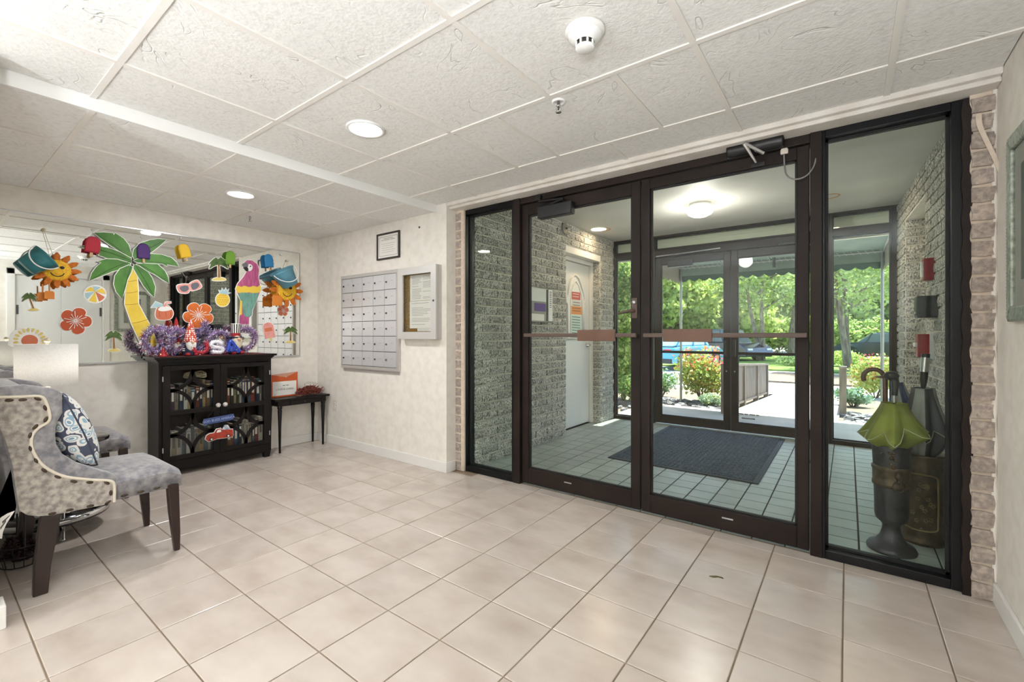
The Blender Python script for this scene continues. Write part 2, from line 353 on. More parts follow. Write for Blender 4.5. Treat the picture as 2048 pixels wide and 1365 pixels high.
# ---------------------------------------------------------------- bricks
CRS, BLN, JT = .0785, .213, .0145
_bc = {}
def brick_mesh(L, mat, H=CRS-JT, D=.05, var=0, proud=.007):
    k = (round(L, 2), mat, var)
    if k in _bc: return _bc[k]
    rnd = random.Random(hash(k) & 0xffff); nu, nv = (5 if L > .12 else 3), 3; m = MB(); vs = []; fs = []
    for j in range(nv):
        for i in range(nu):
            e = i in (0, nu-1) or j in (0, nv-1)
            vs.append((-L/2+L*i/(nu-1)+(rnd.uniform(-.003, .003)), (0 if e else -rnd.uniform(.001, proud)), -H/2+H*j/(nv-1)+rnd.uniform(-.003, .003)))
    idx = lambda i, j: j*nu+i
    for j in range(nv-1):
        for i in range(nu-1): fs.append((idx(i, j), idx(i+1, j), idx(i+1, j+1), idx(i, j+1)))
    ring = [idx(i, 0) for i in range(nu)]+[idx(nu-1, j) for j in range(1, nv)]+[idx(i, nv-1) for i in range(nu-2, -1, -1)]+[idx(0, j) for j in range(nv-2, 0, -1)]
    b = len(vs); vs += [(vs[r][0], D, vs[r][2]) for r in ring]; n = len(ring)
    for q in range(n): fs.append((ring[q], b+q, b+(q+1) % n, ring[(q+1) % n]))
    m.add(vs, fs); _bc[k] = m.mesh('brick', mat, fixn=False); return _bc[k]
def brick_wall(parent, p0, ang, length, z0, z1, mat='brick', holes=(), limit=300, shift=0.0, proud=.01):
    """running-bond courses on a backing wall; p0 = start of the face, ang = direction along the wall"""
    d = Vector((math.cos(ang), math.sin(ang), 0)); out = Vector((math.sin(ang), -math.cos(ang), 0)); spec = []
    nrow = int(round((z1-z0)/CRS))
    for r in range(nrow):
        zc = z0+CRS*(r+.5)
        if zc > z1: break
        u = -(BLN/2 if r % 2 else 0)-shift
        while u < length:
            segs = [(max(u, 0), min(u+BLN-JT, length))]
            for (h0, h1, hz0, hz1) in holes:
                if hz0 < zc < hz1:
                    ns = []
                    for a, b in segs:
                        if b <= h0 or a >= h1: ns.append((a, b)); continue
                        if a < h0: ns.append((a, h0))
                        if b > h1: ns.append((h1, b))
                    segs = ns
            for a, b in segs:
                if b-a > .025:
                    c = Vector((p0[0], p0[1], 0))+d*((a+b)/2)+Vector((0, 0, zc)); spec.append(((c-Vector((0, 0, CAM_H))).length, c, b-a))
            u += BLN
    spec.sort(key=lambda t: t[0]); rest = MB()
    for n, (_, c, L) in enumerate(spec):
        c = c+out*proud
        if n < limit:
            o = link('brick', brick_mesh(L, mat, var=n % 6), parent, c); o.rotation_euler[2] = ang
        else:
            R = Matrix.Rotation(ang, 3, 'Z'); me = brick_mesh(L, mat, var=n % 6)
            rest.add([R @ v.co+c for v in me.vertices], [list(p.vertices) for p in me.polygons])
    if rest.v: rest.build('brick_field', mat, parent, kind='stuff')
# vestibule left wall with a recessed door
DL0, DL1, DZ = 4.50, 5.42, 2.19
wl = S(MB().box(-2.95, -2.60, 2.90, DL0, -.1, ZV+.1).box(-2.95, -2.60, DL1, 5.95, -.1, ZV+.1).box(-2.95, -2.60, DL0, DL1, DZ, ZV+.1).box(-2.95, -2.80, DL0, DL1, -.1, DZ), 'wall_vestibule_left', 'mortar', origin=(0, 0, 0), label='rough grey split-face brick wall in the vestibule with white door')
brick_wall(wl, (-2.60, 2.93), PI/2, YO-2.93, 0, ZV, holes=[(DL0-2.93, DL1-2.93, 0, DZ)])
brick_wall(wl, (-2.705, DL1), 0, .10, 0, DZ)       # far jamb of the door recess
# vestibule right wall, slightly splayed, with a recessed doorway
ang = math.atan2(2.95-5.95, .535-.395); Lr = math.hypot(3.0, .14)
wr = MB(); nrm = Vector((math.sin(ang), -math.cos(ang))); dd = Vector((math.cos(ang), math.sin(ang))); A0 = Vector((.395, 5.95))
def rpt(u, off): p = A0+dd*u-nrm*off; return (p.x, p.y)
def rslab(u0, u1, o0, o1, z0, z1): wr.prism([rpt(u0, o0), rpt(u1, o0), rpt(u1, o1), rpt(u0, o1)], 'z', z0, z1)
RU0, RU1 = .54, 1.50
rslab(0, RU0, 0, .35, -.1, ZV+.1); rslab(RU1, Lr+.1, 0, .35, -.1, ZV+.1); rslab(RU0, RU1, 0, .35, 2.19, ZV+.1); rslab(RU0, RU1, .2, .35, -.1, 2.19)
wrr = S(wr, 'wall_vestibule_right', 'mortar', origin=(0, 0, 0), label='rough grey split-face brick wall in the vestibule beside the umbrella stands')
brick_wall(wrr, (A0.x, A0.y), ang, Lr, 0, ZV, holes=[(RU0, RU1, 0, 2.19)])
brick_wall(wrr, rpt(RU0, .005), math.atan2(-nrm.y, -nrm.x), .15, 0, 2.19)
dn = rpt((RU0+RU1)/2, .19); d7 = S(MB().prism([rpt(RU0+.01, .16), rpt(RU1-.01, .16), rpt(RU1-.01, .199), rpt(RU0+.01, .199)], 'z', .01, 2.18), 'door_7', 'door_white')
# brick strips left and right of the entrance on the lobby side
bl = S(MB().box(-2.72, -2.60, 2.80, 2.95, 0, 2.215), 'wall_entrance_left', 'mortar_painted', origin=(0, 0, 0))
brick_wall(bl, (-2.69, 2.80), 0, .055, 0, 2.21, mat='brick_painted', proud=.006)
br = S(MB().box(.432, .53, 2.80, 2.95, 0, 2.215), 'wall_entrance_right', 'mortar_painted', origin=(0, 0, 0), label='painted brick strip between the entrance frame and the right wall')
brick_wall(br, (.436, 2.80), 0, .072, 0, 2.21, mat='brick_painted', proud=.012)
# wavy bead of brown sealant along the frame, corner bead at the wall
w = [(.436+.004*math.sin(i*1.7)+.003*math.sin(i*.6), .0+i*.0272) for i in range(82)]; w2 = [(.408+.003*math.sin(i*1.1), z) for i, (x, z) in enumerate(w)]
S(MB().prism(w+w2[::-1], 'y', 2.798, 2.825), 'trim_4', 'bronze', label='wavy bead of brown sealant beside the entrance frame')
S(MB().tube([(.508+.002*math.sin(i*1.3), 2.797, .09+i*.053) for i in range(41)], [.010+.003*math.sin(i*1.9) for i in range(41)], 6), 'trim_5', 'paint')
# ---------------------------------------------------------------- vestibule floor and ceiling
fv = S(MB().box(-2.9, .75, 2.84, 6.0, -.12, -.006), 'floor_vestibule', 'vest_grout', origin=(0, 0, 0), label='small square grey-green floor tiles in the vestibule')
VT = .163; n = 0; far = MB(); lst = []
for i in range(-18, 6):
    for j in range(0, 19):
        x0 = .05+VT*i; x1 = x0+VT; y0 = 2.86+VT*j-.007; y1 = min(y0+VT, 5.98)
        if x1 > -2.62 and x0 < .62 and not (x0 > -1.75 and x1 < -.60 and y0 > 3.95 and y1 < 5.70) and y1-y0 > .03: lst.append((math.hypot(x0, y0), max(x0, -2.8), x1, max(y0, 2.86), y1))
lst.sort()
for k, (_, x0, x1, y0, y1) in enumerate(lst):
    if k < 300: tile_at(fv, x0, x1, y0, y1, 0, 'vest_tile')
    else: far.box(x0+.0025, x1-.0025, y0+.0025, y1-.0025, -.01, 0)
if far.v: far.build('tile_field', 'vest_tile', fv, kind='stuff')
S(MB().box(-2.95, .8, 2.93, 5.95, ZV, 2.52), 'ceiling_vestibule', 'vest_ceiling', origin=(0, 0, 0))
# white door with casing in the left vestibule wall
S(MB().box(-2.80, -2.70, DL0, DL1, 2.06, 2.11).box(-2.80, -2.60, DL0, DL1, 2.11, 2.188).box(-2.80, -2.70, DL1-.06, DL1, 0, 2.06).box(-2.80, -2.72, DL0, DL0+.03, 0, 2.06), 'trim_6', 'trim_white', bevel=.004)
d3 = S(MB().box(-2.785, -2.735, DL0+.035, DL1-.065, .012, 2.055), 'door_8', 'door_white', bevel=.003, label='plain white door in the vestibule brick wall')
lv = MB(); lv.lathe([(.0, .0), (.03, .0), (.03, .014), (.012, .02), (.012, .055), (0, .055)], (-2.735, DL1-.13, 1.02), 16, 'x'); lv.tube([(-2.685, DL1-.13, 1.02), (-2.683, DL1-.16, 1.02), (-2.685, DL1-.24, 1.018)], .009)
lv.build('lever_handle', 'chrome', d3)
# ---------------------------------------------------------------- glazed entrance screens
def pane(x0, x1, z0, z1, y, parent, mat='glass'): return MB().box(x0, x1, y-.003, y+.003, z0, z1).build('pane', mat, parent)
def sidelight(name, x0, x1, z0, z1, y, dep, fw_, label, mat='bronze_black', trz=None):
    """fixed light: frame members, gasket and pane; trz = (low, high) of a transom bar"""
    w = S(MB().box(x0, x0+.004, y+.02, y+dep, z0, z1), name, mat, label=label, origin=((x0+x1)/2, y, z0))
    bars = [(x0, x0+fw_[0], z0, z1), (x1-fw_[1], x1, z0, z1), (x0+fw_[0], x1-fw_[1], z0, z0+fw_[2]), (x0+fw_[0], x1-fw_[1], z1-fw_[3], z1)]
    if trz: bars.append((x0+fw_[0], x1-fw_[1], trz[0], trz[1]))
    for a, b, c, d in bars: MB().box(a, b, y, y+dep, c, d).build('frame_member', mat, w, bevel=.003)
    xa, xb, za, zb = x0+fw_[0], x1-fw_[1], z0+fw_[2], z1-fw_[3]
    for (c, d) in ([(za, zb)] if not trz else [(za, trz[0]), (trz[1], zb)]):
        g = MB(); t = .012
        for a, b, e, h in ((xa, xa+t, c, d), (xb-t, xb, c, d), (xa, xb, c, c+t), (xa, xb, d-t, d)): g.box(a, b, y+dep*.42, y+dep*.62, e, h)
        g.build('gasket', 'gasket', w); pane(xa, xb, c, d, y+dep*.52, w, 'glass_green')
    return w
def glazed_door(name, x0, x1, z0, z1, y, st, tr, brl, label, mid=None, mat='bronze'):
    dr = S(MB().box(x0, x0+st, y, y+.045, z0, z1), name, mat, bevel=.003, label=label, origin=((x0+x1)/2, y, z0))
    MB().box(x1-st, x1, y, y+.045, z0, z1).build('stile', mat, dr, bevel=.003)
    MB().box(x0+st, x1-st, y, y+.045, z0, z0+brl).build('bottom_rail', mat, dr, bevel=.003)
    MB().box(x0+st, x1-st, y, y+.045, z1-tr, z1).build('top_rail', mat, dr, bevel=.003)
    if mid: MB().box(x0+st, x1-st, y+.01, y+.035, mid-.016, mid+.016).build('mid_rail', mat, dr, bevel=.002)
    g = MB(); t = .01; xa, xb, za, zb = x0+st, x1-st, z0+brl, z1-tr
    for a, b, e, h in ((xa, xa+t, za, zb), (xb-t, xb, za, zb), (xa, xb, za, za+t), (xa, xb, zb-t, zb)): g.box(a, b, y+.012, y+.033, e, h)
    g.build('gasket', 'gasket', dr); pane(xa, xb, za, zb, y+.0225, dr, 'glass')
    return dr
sidelight('window_1', -2.64, -2.09, .0, 2.212, YD, .11, (.045, .02, .045, .04), 'fixed glass light left of the inner doors')
sidelight('window_2', -.105, .43, .0, 2.212, YD, .11, (.012, .055, .045, .04), 'fixed glass light right of the inner doors with umbrellas behind')
S(MB().box(-2.09, -2.03, YD-.004, YD+.11, 0, 2.212).box(-.158, -.105, YD-.004, YD+.11, 0, 2.212).box(-2.03, -.158, YD+.005, YD+.11, 2.165, 2.212), 'trim_7', 'bronze', bevel=.003, label='bronze frame around the inner double doors')
dA = glazed_door('door_1', -2.025, -1.082, .012, 2.16, YD+.022, .058, .085, .115, 'left inner glass door with bronze frame and black box closer')
dB = glazed_door('door_2', -1.072, -.163, .012, 2.16, YD+.022, .055, .065, .115, 'right inner glass door with bronze frame and looped cable')
# outer screen
sidelight('window_3', -2.63, -2.075, 0, 2.46, YO, .1, (.06, .03, .045, .045), 'narrow glass light left of the outer doors', 'bronze', (2.19, 2.27))
sidelight('window_4', -.15, .40, 0, 2.46, YO, .1, (.02, .055, .045, .045), 'glass light right of the outer doors', 'bronze', (2.19, 2.27))
w5 = sidelight('window_5', -2.02, -.235, 2.25, 2.46, YO, .1, (.0, .0, .02, .045), 'long low transom above the outer doors', 'bronze')
S(MB().box(-2.075, -2.02, YO-.004, YO+.104, 0, 2.46).box(-.235, -.15, YO-.004, YO+.104, 0, 2.46).box(-2.02, -.235, YO+.004, YO+.1, 2.16, 2.25), 'trim_8', 'bronze', bevel=.003)
dC = glazed_door('door_3', -2.015, -1.118, .012, 2.155, YO+.02, .07, .09, .10, 'left outer glass door with thin middle rail', mid=.935)
dD = glazed_door('door_4', -1.112, -.24, .012, 2.155, YO+.02, .07, .09, .10, 'right outer glass door with thin middle rail', mid=.935)
# ---------------------------------------------------------------- ceiling fixtures
M('lamp_glow', '#fff8ee', .5, emit=10); M('lamp_glow_warm', '#ff9f4d', .5, emit=1.5); M('opal', '#fffaf0', .3, emit=3.5)
def can_light(x, y, z, label, watts, r=.1, warm=False, col=(.98, .985, 1)):
    t = thing('ceiling_light', label, 'light', (x, y, z))
    MB().lathe([(r*.78, .012), (r*.80, .004), (r*.86, -.003), (r, -.004), (r, .006)], (x, y, z), 32).build('trim_ring', 'trim_copper' if warm else 'white_plain', t)
    MB().prism([(x+r*.79*math.cos(a), y+r*.79*math.sin(a)) for a in np.linspace(0, 2*PI, 33)[:-1]], 'z', z+.004, z+.012).build('diffuser', 'lamp_glow_warm' if warm else 'lamp_glow', t)
    ld = bpy.data.lights.new('can_lamp', 'AREA'); ld.shape = 'DISK'; ld.size = r*1.5; ld.energy = watts; ld.color = col
    lo = bpy.data.objects.new('can_lamp', ld); COL.objects.link(lo); lo.parent = t; lo.location = (0, 0, -.008)
    return t
M('trim_copper', '#d89a6a', .35, metal=.5)
can_light(-2.07, 1.46, ZC, 'bright round recessed ceiling light nearer the glass doors', ROOM_W)
can_light(-3.63, 1.475, ZCL, 'bright round recessed ceiling light above the seating alcove', ROOM_W*1.6)
def uplight(x, y, label, watts):  # unseen fill light on a stand, added to brighten the ceiling
    t = thing('added_fill_light', label, 'lamp', (x, y, 0), 'added fill lights behind the viewer'); z = 1.0
    MB().lathe([(0, 0), (.13, 0), (.13, .015), (.02, .03), (0, .03)], (x, y, 0), 28).build('base', 'alu', t); MB().tube([(x, y, .02), (x, y, z)], .012, 10).build('pole', 'alu', t)
    MB().lathe([(0, 0), (.06, .01), (.13, .05), (.17, .11), (.165, .112), (.125, .06), (.05, .022), (0, .016)], (x, y, z), 32).build('bowl', 'white_plain', t)
    ld = bpy.data.lights.new('added_fill_lamp', 'AREA'); ld.shape = 'DISK'; ld.size = .24; ld.energy = watts; ld.color = (.86, .93, 1)
    lo = bpy.data.objects.new('added_fill_lamp', ld); COL.objects.link(lo); lo.parent = t; lo.location = (0, 0, z+.09); lo.rotation_euler = (PI, 0, 0)
uplight(.2, -.9, 'added white bowl fill light near the right wall behind the viewer', UP_W)
uplight(-1.6, -1.5, 'added white bowl fill light towards the alcove wall behind the viewer', UP_W*.72)
can_light(-2.38, 5.05, ZV, 'small warm recessed light over the white vestibule door', 4, .085, True, (1, .75, .5))
can_light(-.14, 5.10, ZV, 'small warm recessed light at the right of the vestibule', 5, .085, True, (1, .75, .5))
t = thing('dome_light', 'white glass dome light glowing on the vestibule ceiling', 'light', (-1.16, 4.63, ZV))
MB().lathe([(0, 0), (.10, 0), (.10, -.03), (.085, -.035)], (-1.16, 4.63, ZV), 28).build('base_ring', 'white_plain', t)
MB().lathe([(.085, -.032), (.118, -.045), (.125, -.07), (.11, -.10), (.07, -.122), (0, -.13)], (-1.16, 4.63, ZV), 28).build('glass_shade', 'opal', t)
ld = bpy.data.lights.new('dome_lamp', 'POINT'); ld.energy = 13; ld.shadow_soft_size = .09; ld.color = (1, .95, .88)
lo = bpy.data.objects.new('dome_lamp', ld); COL.objects.link(lo); lo.parent = t; lo.location = (0, 0, -.24)
x, y = -.762, 1.461
t = thing('smoke_detector', 'round white smoke detector on the ceiling panel', 'detector', (x, y, ZC))
MB().lathe([(0, .006), (.07, .006), (.072, -.006), (.066, -.014), (.062, -.016)], (x, y, ZC), 32).build('base', 'trim_white', t)
MB().lathe([(.062, -.014), (.058, -.026), (.045, -.036), (.036, -.040), (.034, -.042)], (x, y, ZC), 32).build('body', 'white_plain', t)
MB().lathe([(.028, -.04), (.028, -.058)], (x, y, ZC), 16).build('sensing_chamber', 'gap_dark', t)
for k in range(8):
    a = k*PI/4; MB().box(x+.031*math.cos(a)-.003, x+.031*math.cos(a)+.003, y+.031*math.sin(a)-.003, y+.031*math.sin(a)+.003, ZC-.06, ZC-.04).build('louver', 'white_plain', t)
MB().lathe([(0, -.058), (.034, -.058), (.034, -.064), (.03, -.068), (0, -.068)], (x, y, ZC), 24).build('cap', 'white_plain', t)
MB().ball((x-.035, y-.035, ZC-.026), .003, 8, 6).build('indicator', 'gap_dark', t)
def sprinkler(x, y, z, label, r=.032, m='white_plain'):
    t = thing('fire_sprinkler', label, 'sprinkler', (x, y, z), 'fire sprinklers in the lobby ceiling')
    MB().lathe([(r, .006), (r, -.002), (r*.8, -.004), (r*.62, .004)], (x, y, z), 24).build('escutcheon', m, t)
    MB().lathe([(0, .004), (.008, .004), (.008, -.014), (.012, -.016), (.012, -.02), (.0, -.02)], (x, y, z), 12).build('body', 'chrome', t)
    MB().tube([(x-.010, y, z-.018), (x-.012, y, z-.032), (x, y, z-.044)], .0025, 6).tube([(x+.010, y, z-.018), (x+.012, y, z-.032), (x, y, z-.044)], .0025, 6).build('frame_arms', 'chrome', t)
    MB().tube([(x, y, z-.018), (x, y, z-.04)], .003, 6).build('bulb', 'gap_dark', t)
    MB().lathe([(0, -.044), (.014, -.045), (.014, -.047), (0, -.047)], (x, y, z), 12).build('deflector', 'chrome', t)
sprinkler(-1.096, 1.835, ZC, 'chrome fire sprinkler near the smoke detector'); sprinkler(-4.22, 1.79, ZCL, 'dark fire sprinkler in the lower ceiling over the cabinet', m='grid_bar')
# ---------------------------------------------------------------- door hardware (parts of the doors)
yf = YD+.022
def push_bar(dr, x0, x1, z, px0, px1, y=yf):
    MB().tube([(x0+.02, y, z), (x0+.02, y-.05, z)], .010, 8).tube([(x1-.02, y, z), (x1-.02, y-.05, z)], .010, 8).build('bar_bracket', 'bar_brown', dr)
    MB().cbox(x0, x1, y-.066, y-.042, z-.013, z+.013, .004).build('push_bar', 'bar_brown', dr)
    MB().cbox(px0, px1, y-.072, y-.060, z-.040, z+.038, .003).build('push_plate', 'plate_brown', dr)
push_bar(dA, -1.965, -1.085, 1.152, -1.505, -1.225)
push_bar(dB, -1.04, -.168, 1.152, -.913, -.628)
for dr, x in ((dA, -1.118), (dB, -1.036)):       # pull handles on the vestibule side
    MB().cbox(x-.012, x+.012, yf+.085, yf+.105, .86, 1.135, .004).tube([(x, yf+.04, .89), (x, yf+.09, .89)], .009).tube([(x, yf+.04, 1.10), (x, yf+.09, 1.10)], .009).build('pull_handle', 'plate_brown', dr)
p = on_y(1268, 622, yf-.01)
m = MB().cbox(p.x-.02, p.x+.02, yf-.008, yf, p.z-.05, p.z+.085, .004); m.build('lock_plate', 'bar_brown', dA)
MB().tube([(p.x, yf, p.z), (p.x, yf-.03, p.z), (p.x-.015, yf-.036, p.z-.002), (p.x-.06, yf-.04, p.z-.008), (p.x-.10, yf-.03, p.z-.018)], [.012, .011, .011, .009, .006], 8).build('lever_handle', 'bar_brown', dA)
MB().lathe([(0, 0), (.013, 0), (.013, -.012), (0, -.012)], (p.x, yf-.006, p.z+.055), 14, 'y').build('lock_cylinder', 'alu', dA)
for dr, x, z in ((dA, -1.62, .085), (dB, -.56, .085)): MB().box(x-.03, x+.03, yf-.0012, yf, z-.004, z+.004).build('rail_scuff', 'alu', dr)
a, b = on_y(1075, 400, yf-.055), on_y(1143, 432, yf-.055)
MB().cbox(a.x, b.x, yf-.06, yf, 2.015, 2.105, .008).build('closer_box', 'black_plastic', dA)
MB().cbox(a.x-.03, a.x+.02, yf-.05, yf-.016, 2.155, 2.195, .004).tube([(a.x+.0, yf-.035, 2.15), (a.x+.22, yf-.05, 2.13)], .009).tube([(a.x+.22, yf-.05, 2.128), (a.x+.1, yf-.04, 2.11)], .008).build('closer_arm', 'black_plastic', dA)
# closer with chrome arm above the right door, looped cable
c0, c1 = on_y(1455, 300, yf-.05), on_y(1568, 284, yf-.05)
m = MB(); m.lathe([(0, 0), (.034, .0), (.036, .01), (.036, c1.x-c0.x-.01), (.034, c1.x-c0.x), (0, c1.x-c0.x)], (c0.x, yf-.052, 2.196), 20, 'x'); m.build('closer_body', 'black_plastic', dB)
q0, q1, q2 = on_y(1488, 287, yf-.12), on_y(1512, 325, yf-.05), on_y(1527, 306, yf-.05)
m = MB(); m.tube([q0, q0*.6+q1*.4+Vector((0, -.004, 0)), q1], [.011, .010, .007], 8); m.tube([q0, q2], [.011, .013], 8); m.build('closer_arm', 'chrome', dB)
MB().cbox(q1.x-.03, q1.x+.04, yf-.012, yf, q1.z-.012, q1.z+.012, .003).build('arm_shoe', 'black_plastic', dB)
MB().box(-1.0, -.2, YD+.004, YD+.02, 2.158, 2.164).build('weather_strip', 'strip_blue', dB) if 'strip_blue' in MATS else None
k0, k1 = on_y(1569, 302, yf), on_y(1632, 288, yf)
t = thing('door_cable', 'thin grey armoured cable looped between beige brackets on door top', 'cable', (k1.x, yf, k1.z))
pts = smooth_open([on_y(1568, 308, yf-.012), on_y(1569, 330, yf-.014), on_y(1572, 348, yf-.03), on_y(1582, 357, yf-.04), on_y(1598, 358, yf-.045), on_y(1615, 350, yf-.04), on_y(1628, 332, yf-.03), on_y(1632, 312, yf-.02), on_y(1632, 294, yf-.014)], 4)
MB().tube(pts, .0042, 8).build('cable', 'cable_grey', t) if 'cable_grey' in MATS else MB().tube(pts, .0042, 8).build('cable', M('cable_grey', '#8d8a88', .4, metal=.3), t)
for k in (k0, k1): MB().prism([(k.x-.018, k.z-.02), (k.x+.018, k.z-.02), (k.x+.018, k.z+.004), (k.x+.006, k.z+.02), (k.x-.006, k.z+.02), (k.x-.018, k.z+.004)], 'y', yf-.014, yf+.0).build('bracket', M('beige_plastic', '#ddd2c4', .5), t, bevel=.003)
# outer doors: closer, pulls
yo = YO+.02
a, b = on_y(1335, 515, yo-.05), on_y(1384, 530, yo-.05)
MB().cbox(a.x, b.x, yo-.06, yo, 2.015, 2.11, .008).build('closer_box', 'black_plastic', dC)
MB().tube([(a.x-.15, yo-.04, 2.172), (a.x+.12, yo-.05, 2.175), (a.x+.62, yo-.03, 2.195)], .007).build('closer_arm', 'alu', dC)
MB().cbox(-.62, -.30, yo-.055, yo-.002, 2.15, 2.18, .006).build('closer_box', 'black_plastic', dD)
MB().tube([(-.42, yo-.05, 2.15), (-.36, yo-.1, 2.13), (-.30, yo-.03, 2.12)], .008).build('closer_arm', 'alu', dD)
for dr, x in ((dC, -1.16), (dD, -1.07)):
    MB().cbox(x-.014, x+.014, yo-.05, yo, .90, 1.09, .006).build('pull_handle', 'black_plastic', dr)
    MB().ball((x, yo-.008, .72), .008, 8, 6).build('lock_cylinder', 'alu', dr)
m = MB()
for a, b, c in ((-1.03, -.98, .222), (-.97, -.93, .222), (-.92, -.86, .222), (-.85, -.82, .222), (-1.0, -.86, .175)): m.box(a, b, yo+.0178, yo+.0184, c-.008, c+.008)
m.box(-1.04, -.815, yo+.0178, yo+.0184, .2, .203)
m.build('door_sticker', M('print_grey', '#8d949c', .6), dD)
# entrance mat
t = thing('door_mat', 'dark blue-grey ribbed entrance mat on the vestibule tiles', 'mat', (-1.175, 4.825, 0))
MB().cbox(-1.80, -.55, 3.905, 5.745, .001, .009, .003).build('rubber_border', 'mat_rubber' if 'mat_rubber' in MATS else M('mat_rubber', '#232a33', .7), t)
M('mat_pile', '#4a5868', .9, col2='#364250', vscale=30, bump=.4, bscale=120)
m = MB(); nx, ny = 30, 46; sx, sy = 1.17/nx, 1.76/ny
for i in range(nx):
    for j in range(ny):
        x0, y0 = -1.76+i*sx, 3.945+j*sy; o = (.25 if (i//1+j) % 2 else 0)
        m.add([(x0+sx*.08, y0+sy*.1, .009), (x0+sx*.92, y0+sy*.1, .009), (x0+sx*.92, y0+sy*.9, .009), (x0+sx*.08, y0+sy*.9, .009), (x0+sx*(.36 if o else .15), y0+sy*(.25), .016), (x0+sx*(.7 if o else .85), y0+sy*.25, .016), (x0+sx*(.7 if o else .85), y0+sy*.75, .016), (x0+sx*(.36 if o else .15), y0+sy*.75, .016)],
              [(4,5,6,7),(0,1,5,4),(1,2,6,5),(2,3,7,6),(3,0,4,7)])
m.build('pile', 'mat_pile', t, kind='stuff')
# ---------------------------------------------------------------- mailbox wall
M('mail_door', '#d3d2d4', .4, metal=.35, rand=.02); M('mail_frame', '#c4c0bb', .45, metal=.3); M('paper', '#e9e6df', .7); M('paper_cream', '#e3dccb', .7); M('ink', '#5f5d5c', .8); M('ink_pale', '#a3a09c', .8)
x0, x1, z0, z1 = -4.19, -3.277, .817, 1.757; yb = YW; yfz = 2.664
t = thing('mailbox_unit', 'silver wall panel of thirty small locked mailboxes', 'mailbox', ((x0+x1)/2, yb, z0))
fr = MB(); fr.box(x0, x0+.018, yfz-.004, yb, z0+.03, z1-.032).box(x1-.03, x1, yfz-.004, yb, z0+.03, z1-.032).box(x0, x1, yfz-.004, yb, z1-.032, z1).box(x0, x1, yfz-.004, yb, z0, z0+.03)
fr.build('frame', 'mail_frame', t); MB().box(x0+.01, x1-.01, yfz+.008, yb, z0+.01, z1-.01).build('backing', 'gap_dark', t)
MB().box(x0+.02, x1-.01, yb-.004, yb, z0-.035, z0).build('wall_flange', 'mail_frame', t)
xa, xb, za, zb = x0+.02, x1-.032, z0+.032, z1-.034; cw, ch = (xb-xa)/5, (zb-za)/6
dm = MB().cbox(-cw/2+.0022, cw/2-.0022, -.004, .01, -ch/2+.0022, ch/2-.0022, .002).mesh('mailbox_door', 'mail_door')
lm = MB().lathe([(0, -.008), (.008, -.008), (.009, -.004), (.009, .0)], (0, 0, 0), 12, 'y').mesh('lock', 'steel_dark')
nm = MB().box(-.018, .018, -.0005, 0, -.004, .004).mesh('name_slip', 'mail_frame')
for r in range(6):
    for c in range(5):
        cx, cz = xa+cw*(c+.5), za+ch*(r+.5)
        d = link('mailbox_door', dm, t, (cx, yfz, cz)); lk = link('lock', lm, d, (cx-cw*.33, yfz-.004, cz-.002)); link('name_slip', nm, d, (cx+.02, yfz-.0042, cz+.008))
# glazed notice case
x0, x1, z0, z1, yfz = -3.232, -2.745, 1.118, 1.745, 2.615
t = thing('notice_case', 'shallow aluminium notice case with glass door beside the mailboxes', 'notice board', ((x0+x1)/2, yb, z0))
c = MB(); c.box(x0, x1, yfz+.0165, yb, z0, z0+.01).box(x0, x1, yfz+.0165, yb, z1-.01, z1).box(x0, x0+.01, yfz+.0165, yb, z0+.01, z1-.01).box(x1-.01, x1, yfz+.0165, yb, z0+.01, z1-.01); c.build('case_body', 'mail_frame', t)
MB().box(x0+.01, x1-.01, yb-.012, yb, z0+.01, z1-.01).build('cork_back', M('cork', '#b79a6b', .9, col2='#8a6f45', vscale=80), t)
d = MB(); w = .062
for pts in ([(x0,z0),(x1,z0),(x1-w,z0+w),(x0+w,z0+w)], [(x1,z0),(x1,z1),(x1-w,z1-w),(x1-w,z0+w)], [(x1,z1),(x0,z1),(x0+w,z1-w),(x1-w,z1-w)], [(x0,z1),(x0,z0),(x0+w,z0+w),(x0+w,z1-w)]): d.prism(pts, 'y', yfz, yfz+.016)
dd_ = d.build('case_door', 'alu_soft' if 'alu_soft' in MATS else M('alu_soft', '#d3d1ce', .4, metal=.3), t)
MB().box(x0+w, x1-w, yfz+.007, yfz+.010, z0+w, z1-w).build('pane', 'glass_clear', dd_)
MB().lathe([(0, -.006), (.008, -.006), (.009, 0)], (x1-w*.45, yfz, (z0+z1)/2+.01), 12, 'y').build('lock', 'steel_dark', dd_)
def printed_sheet(name, parent, xa, xb, za, zb, y, rows, head=None, mat='paper', seed=1, ncol=1):
    rnd = random.Random(seed); s = MB().box(xa, xb, y, y+.001, za, zb).build(name, mat, parent)
    m = MB(); H = (zb-za)/(rows+2)
    for r in range(rows):
        z = zb-H*(r+1.5)
        for cc in range(ncol):
            u0 = xa+(xb-xa)*(.08+cc*.92/ncol*.96); u1 = u0+(xb-xa)*(.84/ncol)*rnd.uniform(.55, .96)
            if rnd.random() < .85: m.box(u0, u1, y-.0006, y, z-H*.14, z+H*.14)
    if head: text_mb(m, head, (xb-xa)*.09, lambda u, v, w: ((xa+xb)/2+u, y-w-.0003, zb-H*.7+v), .0005)
    m.build('printing', 'ink_pale', s); return s
printed_sheet('paper_notice', t, x0+.105, x1-.065, 1.455, 1.682, yb-.016, 17, None, seed=2, ncol=2)
printed_sheet('paper_notice', t, x0+.10, x1-.065, 1.212, 1.452, yb-.016, 16, None, seed=5)
MB().box(x0+.09, x0+.19, yb-.018, yb-.012, z0+.065, z0+.09).build('brass_strip', M('brass', '#b38d4b', .35, metal=.7), t)
printed_sheet('paper_notice', t, x0+.2, x1-.075, z0+.068, z0+.092, yb-.016, 1, seed=9)
